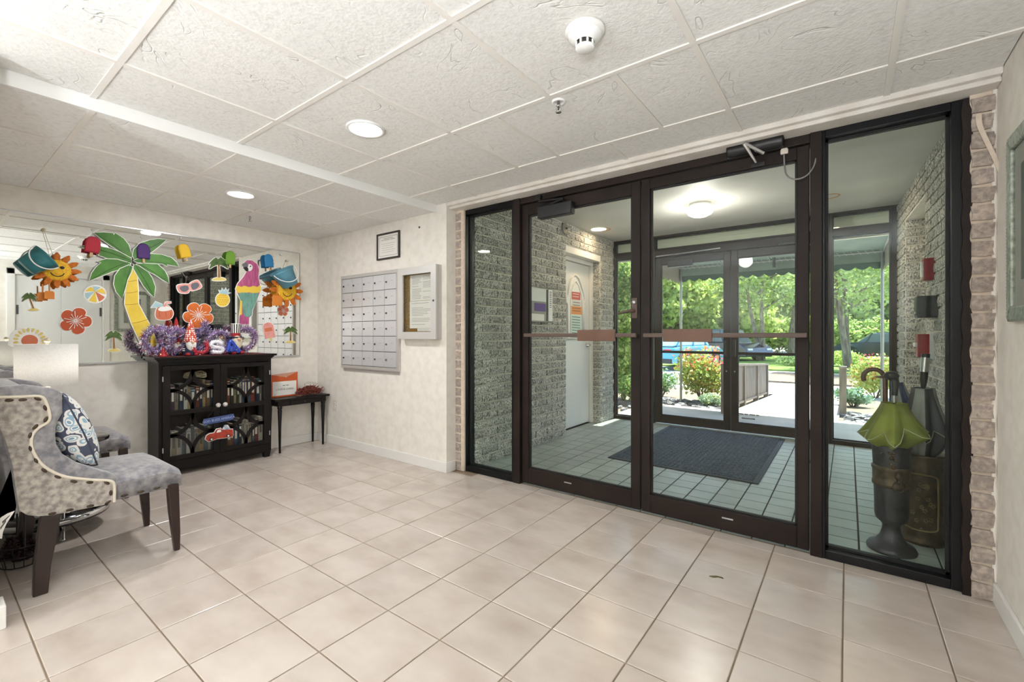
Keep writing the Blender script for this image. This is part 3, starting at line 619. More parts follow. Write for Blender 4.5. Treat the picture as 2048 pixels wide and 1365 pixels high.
# certificate
x0, x1, z0, z1 = -3.612, -3.28, 1.864, 2.113
t = thing('framed_certificate', 'small black framed certificate above the mailboxes', 'picture frame', ((x0+x1)/2, yb, z0))
w = .016; m = MB()
for pts in ([(x0,z0),(x1,z0),(x1-w,z0+w),(x0+w,z0+w)], [(x1,z0),(x1,z1),(x1-w,z1-w),(x1-w,z0+w)], [(x1,z1),(x0,z1),(x0+w,z1-w),(x1-w,z1-w)], [(x0,z1),(x0,z0),(x0+w,z0+w),(x0+w,z1-w)]): m.prism(pts, 'y', yb-.018, yb)
m.build('frame', M('frame_dark', '#3a302a', .4, col2='#241d19', vscale=20), t, bevel=.003)
MB().box(x0+w, x1-w, yb-.008, yb, z0+w, z1-w).build('backing_sheet', 'paper', t)
m = MB(); e = .034
for a, b, c, d in ((x0+e, x1-e, z0+e, z0+e+.004), (x0+e, x1-e, z1-e-.004, z1-e), (x0+e, x0+e+.004, z0+e, z1-e), (x1-e-.004, x1-e, z0+e, z1-e)): m.box(a, b, yb-.0088, yb-.008, c, d)
for a, b, z in ((-.07, .07, .052), (-.1, -.07, .066), (-.06, .02, .066), (.03, .1, .066)): m.box((x0+x1)/2+a, (x0+x1)/2+b, yb-.0088, yb-.008, z1-z-.003, z1-z+.003)
for r in range(5): m.box((x0+x1)/2-.10+.01*(r % 2), (x0+x1)/2+.10-.015*(r % 3), yb-.0088, yb-.008, z1-.102-.02*r, z1-.0995-.02*r)
m.build('printing', 'ink_pale', t)
# outlet, wall screw
p = on_y(670.5, 811, YW)
t = thing('wall_outlet', 'beige double electrical outlet low on the mailbox wall', 'outlet', (p.x, YW, p.z-.058))
MB().cbox(p.x-.036, p.x+.036, YW-.006, YW, p.z-.058, p.z+.058, .003).build('cover_plate', 'beige_plastic', t)
for s in (-1, 1):
    r = MB().cbox(p.x-.016, p.x+.016, YW-.008, YW-.004, p.z+s*.02-.013, p.z+s*.02+.013, .002).build('socket', 'white_plain', t)
    MB().box(p.x-.008, p.x-.005, YW-.0086, YW-.0075, p.z+s*.02-.005, p.z+s*.02+.006).box(p.x+.005, p.x+.008, YW-.0086, YW-.0075, p.z+s*.02-.005, p.z+s*.02+.006).build('slots', 'gap_dark', r)
p = on_y(839, 455, YW); MB().lathe([(0, -.008), (.008, -.006), (.01, 0)], (p.x, YW, p.z), 12, 'y').build('wall_screw', 'steel_dark', label='small dark screw head left in the wall above notice case', cat='screw', origin=p)
# ---------------------------------------------------------------- wall mirror
t = thing('wall_mirror', 'large wall mirror behind the cabinet covered in beach cutouts', 'mirror', (XM, 1.36, .938))
MB().box(XM, XM+.005, .24, 2.482, .938, 2.022).build('glass', 'mirror_silver', t)
MB().box(XM, XM+.014, .24, 2.485, .928, .94).build('bottom_channel', 'alu', t); MB().box(XM, XM+.008, .24, 2.485, 2.020, 2.028).build('top_channel', 'alu', t); MB().box(XM, XM+.0055, 2.480, 2.484, .938, 2.022).build('edge_strip', 'steel_dark', t)
# framed picture on the right wall
M('frame_silver', '#aab0a5', .4, metal=.45, col2='#7d8378', vscale=60, bump=.8, bscale=90, bdist=.004); M('picture_art', '#a9aba3', .6, col2='#7f837e', vscale=6)
y0, y1, z0, z1 = 2.04, 2.53, 1.205, 1.905
t = thing('framed_picture', 'large picture in ornate silver frame on the right wall', 'picture frame', (XR, (y0+y1)/2, z0)); w = .055
m = MB()
for pts in ([(y0,z0),(y1,z0),(y1-w,z0+w),(y0+w,z0+w)], [(y1,z0),(y1,z1),(y1-w,z1-w),(y1-w,z0+w)], [(y1,z1),(y0,z1),(y0+w,z1-w),(y1-w,z1-w)], [(y0,z1),(y0,z0),(y0+w,z0+w),(y0+w,z1-w)]): m.prism(pts, 'x', XR-.026, XR)
m.build('frame', 'frame_silver', t, bevel=.006)
bd = MB()
for zz in np.arange(z0+.02, z1-.01, .014): bd.ball((XR-.022, y1-.007, zz), .0055, 6, 4); bd.ball((XR-.022, y0+.007, zz), .0055, 6, 4)
for yy in np.arange(y0+.02, y1-.01, .014): bd.ball((XR-.022, yy, z0+.007), .0055, 6, 4); bd.ball((XR-.022, yy, z1-.007), .0055, 6, 4)
bd.build('beading', 'frame_silver', t, kind='stuff')
MB().box(XR-.012, XR, y0+w, y1-w, z0+w, z1-w).build('mat_board', 'paper', t); MB().box(XR-.0135, XR-.012, y0+.13, y1-.13, z0+.15, z1-.13).build('print', 'picture_art', t)
MB().box(XR-.018, XR-.016, y0+w, y1-w, z0+w, z1-w).build('pane', 'glass_clear', t)
# curled strip of loose caulk on the brick
pth = [on_y(1957, 228, 2.772), on_y(1959, 250, 2.77), on_y(1972, 280, 2.768), on_y(1990, 318, 2.77), on_y(2001, 345, 2.775), on_y(2005, 375, 2.78), on_y(2007, 408, 2.79)]
m = MB(); pth = smooth_open(pth, 4); wd_ = [.009*(1-.75*(i/len(pth))**3) for i in range(len(pth))]
vs = []
for p_, w_ in zip(pth, wd_): vs += [(p_[0]-w_, p_[1], p_[2]+w_*.3), (p_[0]+w_, p_[1]-.003, p_[2]-w_*.3), (p_[0]+w_, p_[1], p_[2]-w_*.3), (p_[0]-w_, p_[1]+.003, p_[2]+w_*.3)]
m.add(vs, [(4*i+k, 4*i+(k+1) % 4, 4*i+4+(k+1) % 4, 4*i+4+k) for i in range(len(pth)-1) for k in range(4)]+[(0, 1, 2, 3), tuple(range(len(vs)-4, len(vs)))])
m.build('loose_caulk', 'mortar_painted', label='curled strip of loose caulk peeling off the brick by the right wall', cat='caulk strip')
p = on_z(1433, 1155, .002); m = MB()
m.prism([(p.x-.03, p.y-.012), (p.x-.012, p.y-.012), (p.x+.006, p.y+.004), (p.x+.03, p.y+.006), (p.x+.02, p.y+.014), (p.x-.004, p.y+.01), (p.x-.018, p.y)], 'z', .001, .004)
m.build('dry_leaf', M('leaf_dry', '#6d6a45', .8, col2='#3d3b25', vscale=60), label='small dry leaf on the floor tile before the doors', cat='leaf')
# ---------------------------------------------------------------- things in the vestibule
def yz(px, py, X): v = on_x(px, py, X); return (v.y, v.z)
XB = -2.588
t = thing('entry_intercom', 'white wall intercom panel with directory strip and purple card on brick', 'intercom', (XB, 4.0, 1.29))
MB().cbox(-2.60, XB+.035, 3.72, 4.13, 1.285, 1.645, .006).build('housing', M('housing_grey', '#8d8b84', .5), t)
MB().box(XB+.035, XB+.037, 3.73, 4.02, 1.50, 1.635).build('speaker_panel', M('panel_grey', '#b9b9b5', .4, metal=.3), t)
MB().box(XB+.035, XB+.038, 3.80, 4.01, 1.40, 1.48).build('purple_card', M('purple', '#5b3a86', .6), t)
MB().box(XB+.035, XB+.038, 3.74, 3.98, 1.30, 1.37).build('paper_card', 'paper', t)
MB().box(XB+.035, XB+.0385, 4.03, 4.045, 1.30, 1.63).build('door_edge', 'gap_dark', t)
d = MB().box(XB+.035, XB+.05, 4.05, 4.125, 1.30, 1.635).build('directory_strip', 'white_plain', t)
m = MB()
for k in range(9): m.box(XB+.05, XB+.0505, 4.065, 4.105, 1.605-.02*k, 1.613-.02*k)
m.build('directory_names', 'ink', d)
p = on_x(1129, 458, XB)
t = thing('wall_bell', 'round metal bell rosette high on the vestibule brick', 'bell', (XB, p.y, p.z-.05))
MB().lathe([(.065, 0), (.065, .012), (.055, .018), (.05, .014), (.03, .02), (0, .026)], (XB, p.y, p.z), 24, 'x').build('gong', 'brick_metal' if 'brick_metal' in MATS else M('brick_metal', '#8d8c80', .5, metal=.4), t)
MB().ball((XB+.028, p.y, p.z), .012, 8, 6).build('striker', 'steel_dark', t)
# arched white frame with notices on the vestibule door
XDn = -2.735
cr = lambda x, y: (1060+x/4.878, 400+y/4.878)
out = [(435,720),(465,755),(490,820),(515,905),(527,960),(527,1000),(515,1015),(515,1368),(350,1368),(350,1020),(335,1005),(335,950),(362,930),(368,850),(390,765)]
inn = [(437,795),(462,830),(483,900),(497,980),(500,1345),(385,1345),(385,985),(390,910),(410,840)]
P2 = lambda pts, X: [yz(*cr(*q), X) for q in pts]
t = thing('arched_notice_frame', 'white gothic arched frame holding coloured notices on vestibule door', 'notice frame', (XDn, P2([(435, 1368)], XDn)[0][0], P2([(435, 1368)], XDn)[0][1]))
MB().prism(P2(out, XDn), 'x', XDn, XDn+.012).build('backboard', 'white_plain', t)
po, pi_ = smooth_closed(P2(out, XDn), 2), P2(inn, XDn)
ring = MB(); o_ = P2(out, XDn)
ring.tube([(XDn+.016, y, z) for y, z in offset_poly(o_, -.014)], .014, 8, closed=True); ring.build('moulding', 'white_plain', t)
ring = MB(); ring.tube([(XDn+.014, y, z) for y, z in pi_], .006, 6, closed=True); ring.build('inner_bead', 'trim_white', t)
for nm_, mat_, (a, b, c, e) in (('red_notice', M('note_red', '#c9655c', .7), (398, 482, 895, 972)), ('white_notice', M('note_white', '#dcd8d4', .7), (400, 492, 978, 1030)), ('orange_notice', M('note_orange', '#e79a5a', .7), (393, 496, 1034, 1116)), ('mint_notice', M('note_mint', '#c9e0d6', .7), (390, 494, 1120, 1340))):
    s = MB().prism(P2([(a, c), (b, c+12), (b, e+8), (a, e)], XDn), 'x', XDn+.012, XDn+.0135).build(nm_, mat_, t); m = MB()
    for k in range(max(2, int((e-c)/28))):
        yy = c+18+k*26; m.prism(P2([(a+10, yy), (b-14, yy+8), (b-14, yy+14), (a+10, yy+6)], XDn), 'x', XDn+.0135, XDn+.014)
    m.build('printing', M('note_white2', '#efe4e0', .7) if nm_ == 'red_notice' else 'ink', s)
# fire alarm devices on the right brick wall
def rwx(y): return .395+(5.95-y)*.04667-.012
def wall_box(name, label, cat, y, ylen, pr, z0, z1, mat, extra):
    x = rwx(y); t = thing(name, label, cat, (x, y, z0)); MB().cbox(x-pr, x+.01, y, y+ylen, z0, z1, .005).build('housing', mat, t); extra(t, x); return t
M('alarm_red', '#9c1f2b', .35); M('lens', '#e8e8ea', .2)
def ex1(t, x):
    MB().cbox(x-.062, x-.048, 4.165, 4.21, 1.55, 1.66, .003).build('strobe_lens', 'lens', t); MB().box(x-.052, x-.0495, 4.22, 4.26, 1.55, 1.58).build('grille', 'white_plain', t)
wall_box('fire_horn', 'red fire alarm horn with white strobe on the brick', 'alarm', 4.16, .11, .05, 1.53, 1.68, 'alarm_red', ex1)
def ex2(t, x):
    MB().box(x-.102, x-.1, 4.05, 4.18, 1.29, 1.40).build('window', 'bronze_black', t); MB().ball((x-.105, 4.06, 1.30), .01, 8, 6).build('latch', 'alu', t)
wall_box('black_wall_box', 'black wall box between the two red alarm devices', 'wall box', 4.04, .16, .10, 1.27, 1.415, 'black_plastic', ex2)
def ex3(t, x):
    MB().cbox(x-.095, x-.08, 4.18, 4.25, 1.07, 1.10, .003).build('pull_lever', 'white_plain', t); MB().cbox(x-.02, x+.01, 4.15, 4.30, .99, 1.17, .003).build('back_plate', 'lens', t)
wall_box('fire_pull_station', 'red fire alarm pull station below the black wall box', 'alarm', 4.16, .12, .08, 1.0, 1.16, 'alarm_red', ex3)
# ---------------------------------------------------------------- umbrella stands and umbrellas
M('cast_dark', '#4b484c', .45, metal=.45, col2='#363338', vscale=14, bump=.4, bscale=120); M('cast_bronze', '#6d5a44', .45, metal=.5, col2='#453a2e', vscale=18, bump=.6, bscale=70, bdist=.004)
cx, cy = .188, 3.155
t = thing('umbrella_stand', 'dark pedestal umbrella stand with embossed band and ring handle', 'umbrella stand', (cx, cy, 0))
MB().lathe([(0, .0), (.106, .0), (.108, .012), (.098, .03), (.07, .045), (.05, .075), (.04, .11), (.039, .135), (.05, .15), (.067, .165), (.072, .19), (.074, .30), (.077, .42), (.082, .53), (.086, .56), (.083, .565), (.076, .55), (.068, .2), (0, .18)], (cx, cy, 0), 40).build('body', 'cast_dark', t)
MB().lathe([(.077, .345), (.083, .35), (.083, .365), (.080, .37), (.081, .43), (.085, .435), (.085, .45), (.078, .455)], (cx, cy, 0), 40).build('band', 'cast_bronze', t)
a0 = math.atan2(-cy, -cx)+.35
rx, ry = cx+.087*math.cos(a0), cy+.087*math.sin(a0)
MB().ball((rx, ry, .415), (.016, .016, .02), 10, 8).ball((rx, ry, .39), (.01, .01, .014), 10, 8).build('boss', 'cast_bronze', t)
rg = [(rx+.003*math.cos(a0)-.026*math.sin(a0)*math.cos(g), ry+.003*math.sin(a0)+.026*math.cos(a0)*math.cos(g), .365+.028*math.sin(g)) for g in np.linspace(0, 2*PI, 21)[:-1]]
MB().tube(rg, .003, 6, closed=True).build('ring_handle', 'cast_bronze', t)
m = MB(); rnd = random.Random(3)
for k in range(10):                       # embossed spray under the rim
    a = a0-.28+.16*rnd.uniform(-1, 1); z = .50+.05*rnd.uniform(-1, 1); m.ball((cx+.081*math.cos(a), cy+.081*math.sin(a), z), (.008, .008, .008), 8, 5)
m.build('embossed_spray', 'cast_bronze', t)
m = MB(); m.tube([(cx-.04, cy-.078, .51), (cx-.042, cy-.084, .54)], .005, 6); rg = [(cx-.042+.008*math.cos(g), cy-.088, .522+.01*math.sin(g)) for g in np.linspace(0, 2*PI, 13)[:-1]]; m.tube(rg, .003, 6, closed=True); m.build('hook', 'black_plastic', t)
cx2, cy2 = .335, 3.395
t = thing('umbrella_stand', 'bronze cylinder umbrella stand with embossed flowers behind the pedestal one', 'umbrella stand', (cx2, cy2, 0))
MB().lathe([(0, .0), (.094, .0), (.098, .02), (.092, .03), (.094, .05), (.094, .40), (.098, .42), (.094, .44), (.1, .48), (.104, .495), (.098, .495), (.088, .46), (.085, .06), (0, .05)], (cx2, cy2, 0), 40).build('body', 'cast_bronze', t)
a1 = math.atan2(-cy2, -cx2)+.0; m = MB(); R = .0955
def cyl(a, z, r=R): return (cx2+r*math.cos(a), cy2+r*math.sin(a), z)
fr_ = smooth_closed([(-.75, .09), (.55, .09), (.72, .14), (.72, .33), (.55, .385), (-.75, .385), (-.85, .33), (-.85, .14)], 4)
MB().tube([cyl(a1+a, z) for a, z in fr_], .005, 6, closed=True).build('raised_border', 'brass_old' if 'brass_old' in MATS else M('brass_old', '#8f7a55', .4, metal=.6), t)
for k in range(16):
    a = a1-.55+1.05*rnd.random(); z = .13+.22*rnd.random(); p = cyl(a, z)
    for q in range(5): g = q*2*PI/5; m.ball(cyl(a+.07*math.cos(g), z+.009*math.sin(g), R+.001), (.005, .005, .0045), 6, 4)
m.build('embossed_flowers', 'brass_old', t)
# umbrellas: closed canopies standing handle-up
def umbrella(name, label, c, zb, zh, rb, rh, n, mat, mat2, lean, seed, top):
    """canopy gathered around a shaft: pleated cone opening upward, free hem with points, then top(t, p) adds the handle"""
    rnd = random.Random(seed); t = thing(name, label, 'umbrella', (c[0], c[1], zb)); seg = n*6; rings = 11; vs = []; L = Vector(lean); mi = []
    ph = [rnd.uniform(.55, 1.3) for _ in range(n)]; dz = [rnd.uniform(-.03, .09) for _ in range(n)]
    for i in range(rings):
        f = i/(rings-1)
        for k in range(seg):
            g = 2*PI*k/seg; q = (k/6) % n; j = int(q); fr = q-j; tip = abs(math.cos(PI*fr))**1.5
            p0, d0 = (ph[j]*(1-fr)+ph[(j+1) % n]*fr), (dz[j]*(1-fr)+dz[(j+1) % n]*fr)
            bell = (f/.3)**.8 if f < .3 else max(0, 1-((f-.3)/.7))**1.25
            r = rb+(rh-rb)*bell*(.42+.58*tip*p0)*(1+.1*math.sin(3*g+seed)); z = zb+(zh-zb)*f+(d0*.6+.03-.05*tip*p0)*bell
            if f > .85: r = max(r, .012)
            vs.append((c[0]+L.x*f+r*math.cos(g), c[1]+L.y*f+r*math.sin(g), z))
    m = MB(); m.smooth = False; fs = [(i*seg+k, i*seg+(k+1) % seg, (i+1)*seg+(k+1) % seg, (i+1)*seg+k) for i in range(rings-1) for k in range(seg)]
    for q, f_ in enumerate(fs): m.mat(0 if ((q % seg)//6) % 2 == 0 else 1); m.add([], []) ; m.f.append(list(f_)); m.mi.append(m.cur); m.sm.append(True)
    m.v = vs; o = m.build('canopy', [mat, mat2], t); so = o.modifiers.new('cloth', 'SOLIDIFY'); so.thickness = .002
    hem = [vs[3*seg+k] for k in range(seg)]; MB().tube(hem, .0018, 5, closed=True).build('hem', 'hem_light' if 'hem_light' in MATS else M('hem_light', '#c9c9a0', .7), t)
    MB().tube([(c[0], c[1], zb-.3), (c[0]+L.x, c[1]+L.y, zh+.03)], .006, 8).build('shaft', 'black_plastic', t)
    m = MB()
    for k in range(n):
        q = vs[3*seg+k*6]; m.tube([q, (c[0]+L.x+(q[0]-c[0]-L.x)*.2, c[1]+L.y+(q[1]-c[1]-L.y)*.2, zh-.03)], .0015, 5)
    m.build('ribs', 'steel_dark', t); top(t, Vector((c[0]+L.x, c[1]+L.y, zh))); return t
M('umb_green', '#8f9636', .6, col2='#727a2a', vscale=8, trans=.25, sheen=.2); M('umb_green2', '#a9ad4c', .6, col2='#8a8f38', vscale=9, trans=.25); M('umb_grey', '#4a4a4e', .6, col2='#3c3c40', vscale=7); M('umb_white', '#a9a9a4', .6, col2='#8d8d8a', vscale=6); M('umb_navy', '#26345c', .6); M('wood_brown', '#5a3324', .35, coat=.4); M('duck_black', '#23262a', .3); M('chrome_ring', '#c9c9cc', .2, metal=.9)
def crook(t, p):
    MB().tube(smooth_open([p, p+Vector((0, 0, .12)), p+Vector((-.005, -.0, .17)), p+Vector((-.035, 0, .2)), p+Vector((-.075, 0, .195)), p+Vector((-.095, 0, .165)), p+Vector((-.092, 0, .135))], 4), .012, 10).build('crook_handle', 'wood_brown', t)
def duck(t, p):
    MB().tube([p, p+Vector((0, 0, .05))], .011, 10).build('collar', 'chrome_ring', t)
    h = MB(); h.tube(smooth_open([p+Vector((0, 0, .04)), p+Vector((.004, 0, .09)), p+Vector((.0, 0, .13))], 4), [.014]*4+[.016]*4+[.02], 10); h.ball(p+Vector((-.012, 0, .145)), (.034, .024, .025), 14, 10); h.build('duck_head', 'duck_black', t)
    MB().ball(p+Vector((-.055, 0, .135)), (.028, .013, .007), 10, 6).build('bill', 'wood_brown', t); MB().ball(p+Vector((-.02, -.022, .152)), .003, 6, 4).build('eye', 'brass', t)
def knob(t, p):
    MB().tube([p, p+Vector((.002, 0, .05)), p+Vector((.01, 0, .19))], [.010, .017, .019], 12).build('grip', 'black_plastic', t); MB().tube([p+Vector((.004, 0, .09)), p+Vector((.0095, 0, .17))], .0195, 12).build('silver_sleeve', 'chrome_ring', t)
umbrella('umbrella', 'lime green umbrella bunched open in pedestal stand with duck head handle', (cx, cy), .545, .79, .055, .17, 8, 'umb_green', 'umb_green2', (.012, 0, 0), 4, duck)
umbrella('umbrella', 'closed umbrella with curved brown wooden crook handle beside the duck head', (cx-.01, cy+.045), .53, .76, .02, .035, 7, 'umb_navy', 'umb_navy', (-.012, .02, 0), 9, crook)
umbrella('umbrella', 'grey and white umbrella with black grip in the bronze stand', (cx2, cy2-.02), .47, .86, .05, .135, 8, 'umb_grey', 'umb_white', (.0, -.02, 0), 12, knob)
umbrella('umbrella', 'navy blue umbrella between the two umbrella stands', (cx2-.045, cy2+.03), .50, .88, .03, .11, 8, 'umb_navy', 'umb_white', (-.06, .0, 0), 21, lambda t, p: MB().tube([p-Vector((0, 0, .1)), p], .01, 8).build('ferrule', 'black_plastic', t))
# ---------------------------------------------------------------- black glazed cabinet with books
M('cab_black', '#140f0e', .4, col2='#0e0a09', vscale=5, spec=.3); M('cab_in', '#3a2f2a', .6)
FX, BX, Y0, Y1 = -4.385, -4.66, 1.18, 2.05; YMID = 1.613
t = thing('bookcase_cabinet', 'black cabinet with fretwork glass doors full of books', 'cabinet', ((FX+BX)/2, (Y0+Y1)/2, 0))
for a in (Y0, Y1-.025): MB().box(BX, FX, a, a+.025, .06, .935).build('side_panel', 'cab_black', t, bevel=.002)
MB().box(BX, BX+.01, Y0+.02, Y1-.02, .08, .93).build('back_panel', 'cab_in', t)
MB().box(BX+.01, FX-.02, Y0+.02, Y1-.02, .13, .15).build('bottom_shelf', 'cab_in', t); MB().box(BX+.01, FX-.05, Y0+.02, Y1-.02, .51, .53).build('middle_shelf', 'cab_in', t)
MB().box(BX+.01, FX-.02, YMID-.012, YMID+.012, .15, .9).build('divider', 'cab_in', t)
for a, b in ((.905, .935), (.06, .13)): MB().box(BX+.01, FX, Y0+.025, Y1-.025, a, b).build('front_rail', 'cab_black', t, bevel=.002)
m = MB(); pr = [(0, .935), (.006, .935), (.012, .945), (.026, .952), (.034, .962), (.034, .975), (0, .975)]
for (a, z), (c, e) in zip(pr[1:-1], pr[2:]):
    pass
m.cbox(BX, FX+.035, Y0-.035, Y1+.035, .958, .976, .003).cbox(BX, FX+.02, Y0-.02, Y1+.02, .945, .96, .004).cbox(BX, FX+.01, Y0-.01, Y1+.01, .933, .947, .003); m.build('top', 'cab_black', t)
for (fx, fy) in ((FX-.06, Y0), (FX-.06, Y1-.065), (BX, Y0), (BX, Y1-.065)): MB().prism([(fx, fy), (fx+.06, fy), (fx+.06, fy+.065), (fx, fy+.065)], 'z', .07, 0, .72).build('foot', 'cab_black', t, bevel=.003)
MB().box(BX+.02, FX-.01, Y0+.03, Y1-.03, .045, .065).build('plinth_rail', 'cab_black', t)
for (a, b_) in ((Y0+.022, YMID-.002), (YMID+.002, Y1-.022)):
    st = .05; d = MB()
    d.box(FX-.005, FX+.018, a, a+st, .135, .9).box(FX-.005, FX+.018, b_-st, b_, .135, .9).box(FX-.005, FX+.018, a+st, b_-st, .865, .9).box(FX-.005, FX+.018, a+st, b_-st, .135, .17).box(FX-.002, FX+.016, a+st, b_-st, .502, .538)
    dr = d.build('door', 'cab_black', t, bevel=.002)
    MB().box(FX+.002, FX+.005, a+st, b_-st, .17, .865).build('pane', 'glass_clear', dr)
    hw = (b_-a-2*st)/2; ym = (a+b_)/2
    for (z0, z1) in ((.17, .502), (.538, .865)):
        hh = (z1-z0)/2; fw_ = MB()
        for cy_ in (a+st, b_-st):
            for cz in (z0, z1):
                sgy = 1 if cy_ < ym else -1; sgz = 1 if cz == z0 else -1; N = 12
                for q in range(N):
                    g0, g1 = PI/2*q/N, PI/2*(q+1)/N; w_ = .0135
                    pts = []
                    for g, e in ((g0, 1-w_/hw), (g1, 1-w_/hw), (g1, 1+w_/hw), (g0, 1+w_/hw)): pts.append((cy_+sgy*hw*e*math.cos(g), cz+sgz*hh*e*math.sin(g)))
                    fw_.prism(pts, 'x', FX+.004, FX+.016)
        fw_.build('fretwork', 'cab_black', dr)
    hy_ = a if a < 1.5 else b_
    for hz in (.8, .23): MB().tube([(FX+.018, hy_, hz-.02), (FX+.018, hy_, hz+.02)], .005, 8).build('hinge', 'alu', dr)
    ky = b_-.025 if a < 1.5 else a+.025
    k = MB().tube([(FX+.015, ky, .548), (FX+.03, ky, .548)], .006); k.ball((FX+.046, ky, .548), .021, 8, 5); o = k.build('crystal_knob', M('crystal', '#e9e6df', .1, metal=.3, col2='#b5ada2', vscale=60), dr)
# books, each one a thing
BC = ['#2b3646', '#5f2c29', '#8b7f6b', '#46523f', '#a59d8d', '#6b4f36', '#1f1d23', '#7d382d', '#97835f', '#344a60', '#503b4a', '#b3ada0', '#626c75', '#6f3c23', '#293529']
bw = ['navy', 'maroon', 'tan', 'sage green', 'cream', 'brown', 'black', 'brick red', 'sand', 'steel blue', 'plum', 'ivory', 'pale grey', 'rust', 'dark green']
for k, c_ in enumerate(BC): M('book_%d' % k, c_, .6, col2=None)
rnd = random.Random(11); shelf_nm = {(0, 1): 'upper left shelf', (1, 1): 'upper right shelf', (0, 0): 'lower left shelf', (1, 0): 'lower right shelf'}
used = {}
def book(x0, y, w, z, h, dep, ci, lean, shelf, label=None):
    key = (ci, shelf); used[key] = used.get(key, 0)+1
    order = {1: '', 2: 'second ', 3: 'third ', 4: 'fourth '}[used[key]]
    tall = 'tall' if h > .215 else ('short' if h < .19 else 'medium')
    t = thing('book', label or '%s%s %s book from the left on the cabinet %s' % (order, tall, bw[ci], shelf), 'book', (x0, y, z), 'books in the black cabinet')
    def rt(m): return m.rot(0, (x0, y, z), 'X', lean)
    rt(MB().cbox(x0-dep, x0, y, y+w, z, z+h, .0015)).build('cover', 'book_%d' % ci, t)
    rt(MB().box(x0-dep+.004, x0-.006, y+.003, y+w-.003, z+h-.004, z+h+.0006)).build('pages', 'paper_cream', t)
    if w > .018: rt(MB().box(x0, x0+.0006, y+w*.25, y+w*.75, z+h*.35, z+h*.8).box(x0, x0+.0006, y+.001, y+w-.001, z+h*.88, z+h*.9)).build('spine_print', 'paper_cream' if ci in (0, 1, 3, 5, 6, 7, 9, 10, 13, 14) else 'ink', t)
for (ya, yb_, col) in ((Y0+.035, YMID-.018, 0), (YMID+.018, Y1-.035, 1)):
    for row, z in ((1, .531), (0, .151)):
        y = ya+.004; last = -1
        while y < yb_-.02:
            w = rnd.uniform(.018, .038); ci = rnd.randrange(15)
            if row == 0 and col == 0: ci = rnd.choice([2, 4, 8, 11, 12])
            if ci == last or used.get((ci, shelf_nm[(col, row)]), 0) >= 4: continue
            if y+w > yb_-.004: break
            last = ci; h = rnd.uniform(.17, .235); lean = 0
            if row == 0 and col == 0: h = rnd.uniform(.19, .24)
            book(FX-.055-rnd.uniform(0, .02), y, w, z+.0005, h, .16, ci, lean, shelf_nm[(col, row)]); y += w+.0015
# coil of cream raffia lying on the upper left books
m = MB(); rnd2 = random.Random(5)
for k in range(9):
    a = rnd2.uniform(-.01, .01); pts = [(FX-.1+.035*math.cos(g)+a, 1.46+.075*math.cos(g+.3*k)*1.0, .797+.012*math.sin(2*g+k)+.004*k) for g in np.linspace(0, 2*PI, 17)[:-1]]; m.tube(pts, .003, 5, closed=True)
m.build('raffia_coil', M('raffia', '#cdbfa2', .8), label='coil of cream raffia cord on books behind the left cabinet door', cat='cord')
# hanging sign and truck on the knobs
s0, s1, s2, s3 = (yz(*q, FX+.05) for q in ((407, 839), (468, 828), (467.5, 840), (408, 851)))
t = thing('hanging_sign', 'small blue glittered wooden sign hung from the cabinet knobs', 'sign', (FX+.05, (s0[0]+s1[0])/2, s3[1]))
MB().prism([s0, s1, s2, s3], 'x', FX+.042, FX+.05).build('plaque', M('sign_blue', '#2c3a63', .6, col2='#46598c', vscale=150), t, bevel=.001)
ang_ = math.atan2(s1[1]-s0[1], s1[0]-s0[0]); cy_, cz_ = (s0[0]+s2[0])/2, (s0[1]+s2[1])/2
m = MB(); text_mb(m, 'GOD BLESS AMERICA', .0285, lambda u, v, w: (FX+.0508+w, cy_+u*math.cos(ang_)-v*math.sin(ang_), cz_+u*math.sin(ang_)+v*math.cos(ang_)), .0012, sx=.92)
m.build('lettering', M('sign_text', '#9fb0dc', .5), t)
MB().tube([(FX+.046, s0[0]+.02, s0[1]-.004), (FX+.05, YMID-.03, .552), (FX+.05, YMID+.03, .552), (FX+.046, s1[0]-.02, s1[1]-.004)], .0012, 5).build('string', 'black_plastic', t)
ct = lambda x, y: yz(250+x/4.265, 660+y/4.265, FX+.05)
t = thing('truck_cutout', 'red pickup truck cutout with gnome load on the cabinet doors', 'ornament', (FX+.05, ct(810, 950)[0], ct(810, 950)[1]))
body = [(690,935),(700,905),(725,890),(765,882),(785,850),(820,843),(828,855),(920,850),(925,900),(910,915),(790,930),(760,940),(715,955)]
MB().prism(offset_poly([ct(*q) for q in body], .006), 'x', FX+.036, FX+.042).build('backing', 'white_plain', t)
MB().prism([ct(*q) for q in body], 'x', FX+.042, FX+.048).build('truck_body', M('truck_red', '#b8402f', .5, col2='#93321f', vscale=40), t)
MB().prism([ct(*q) for q in ((790, 857), (818, 850), (822, 872), (780, 880))], 'x', FX+.048, FX+.0488).build('cab_window', 'white_plain', t)
for q in ((736, 935), (880, 905)):
    y_, z_ = ct(*q); w_ = MB().lathe([(0, .01), (.012, .01), (.013, .0)], (FX+.046, y_, z_), 14, 'x').build('wheel', 'black_plastic', t); MB().lathe([(0, .012), (.007, .012), (.008, .009)], (FX+.046, y_, z_), 12, 'x').build('hubcap', 'white_plain', w_)
MB().prism([ct(*q) for q in ((828, 855), (850, 815), (880, 812), (905, 850))], 'x', FX+.04, FX+.046).build('load', M('load_blue', '#7d8aa6', .6, col2='#e1e1e1', vscale=50), t)
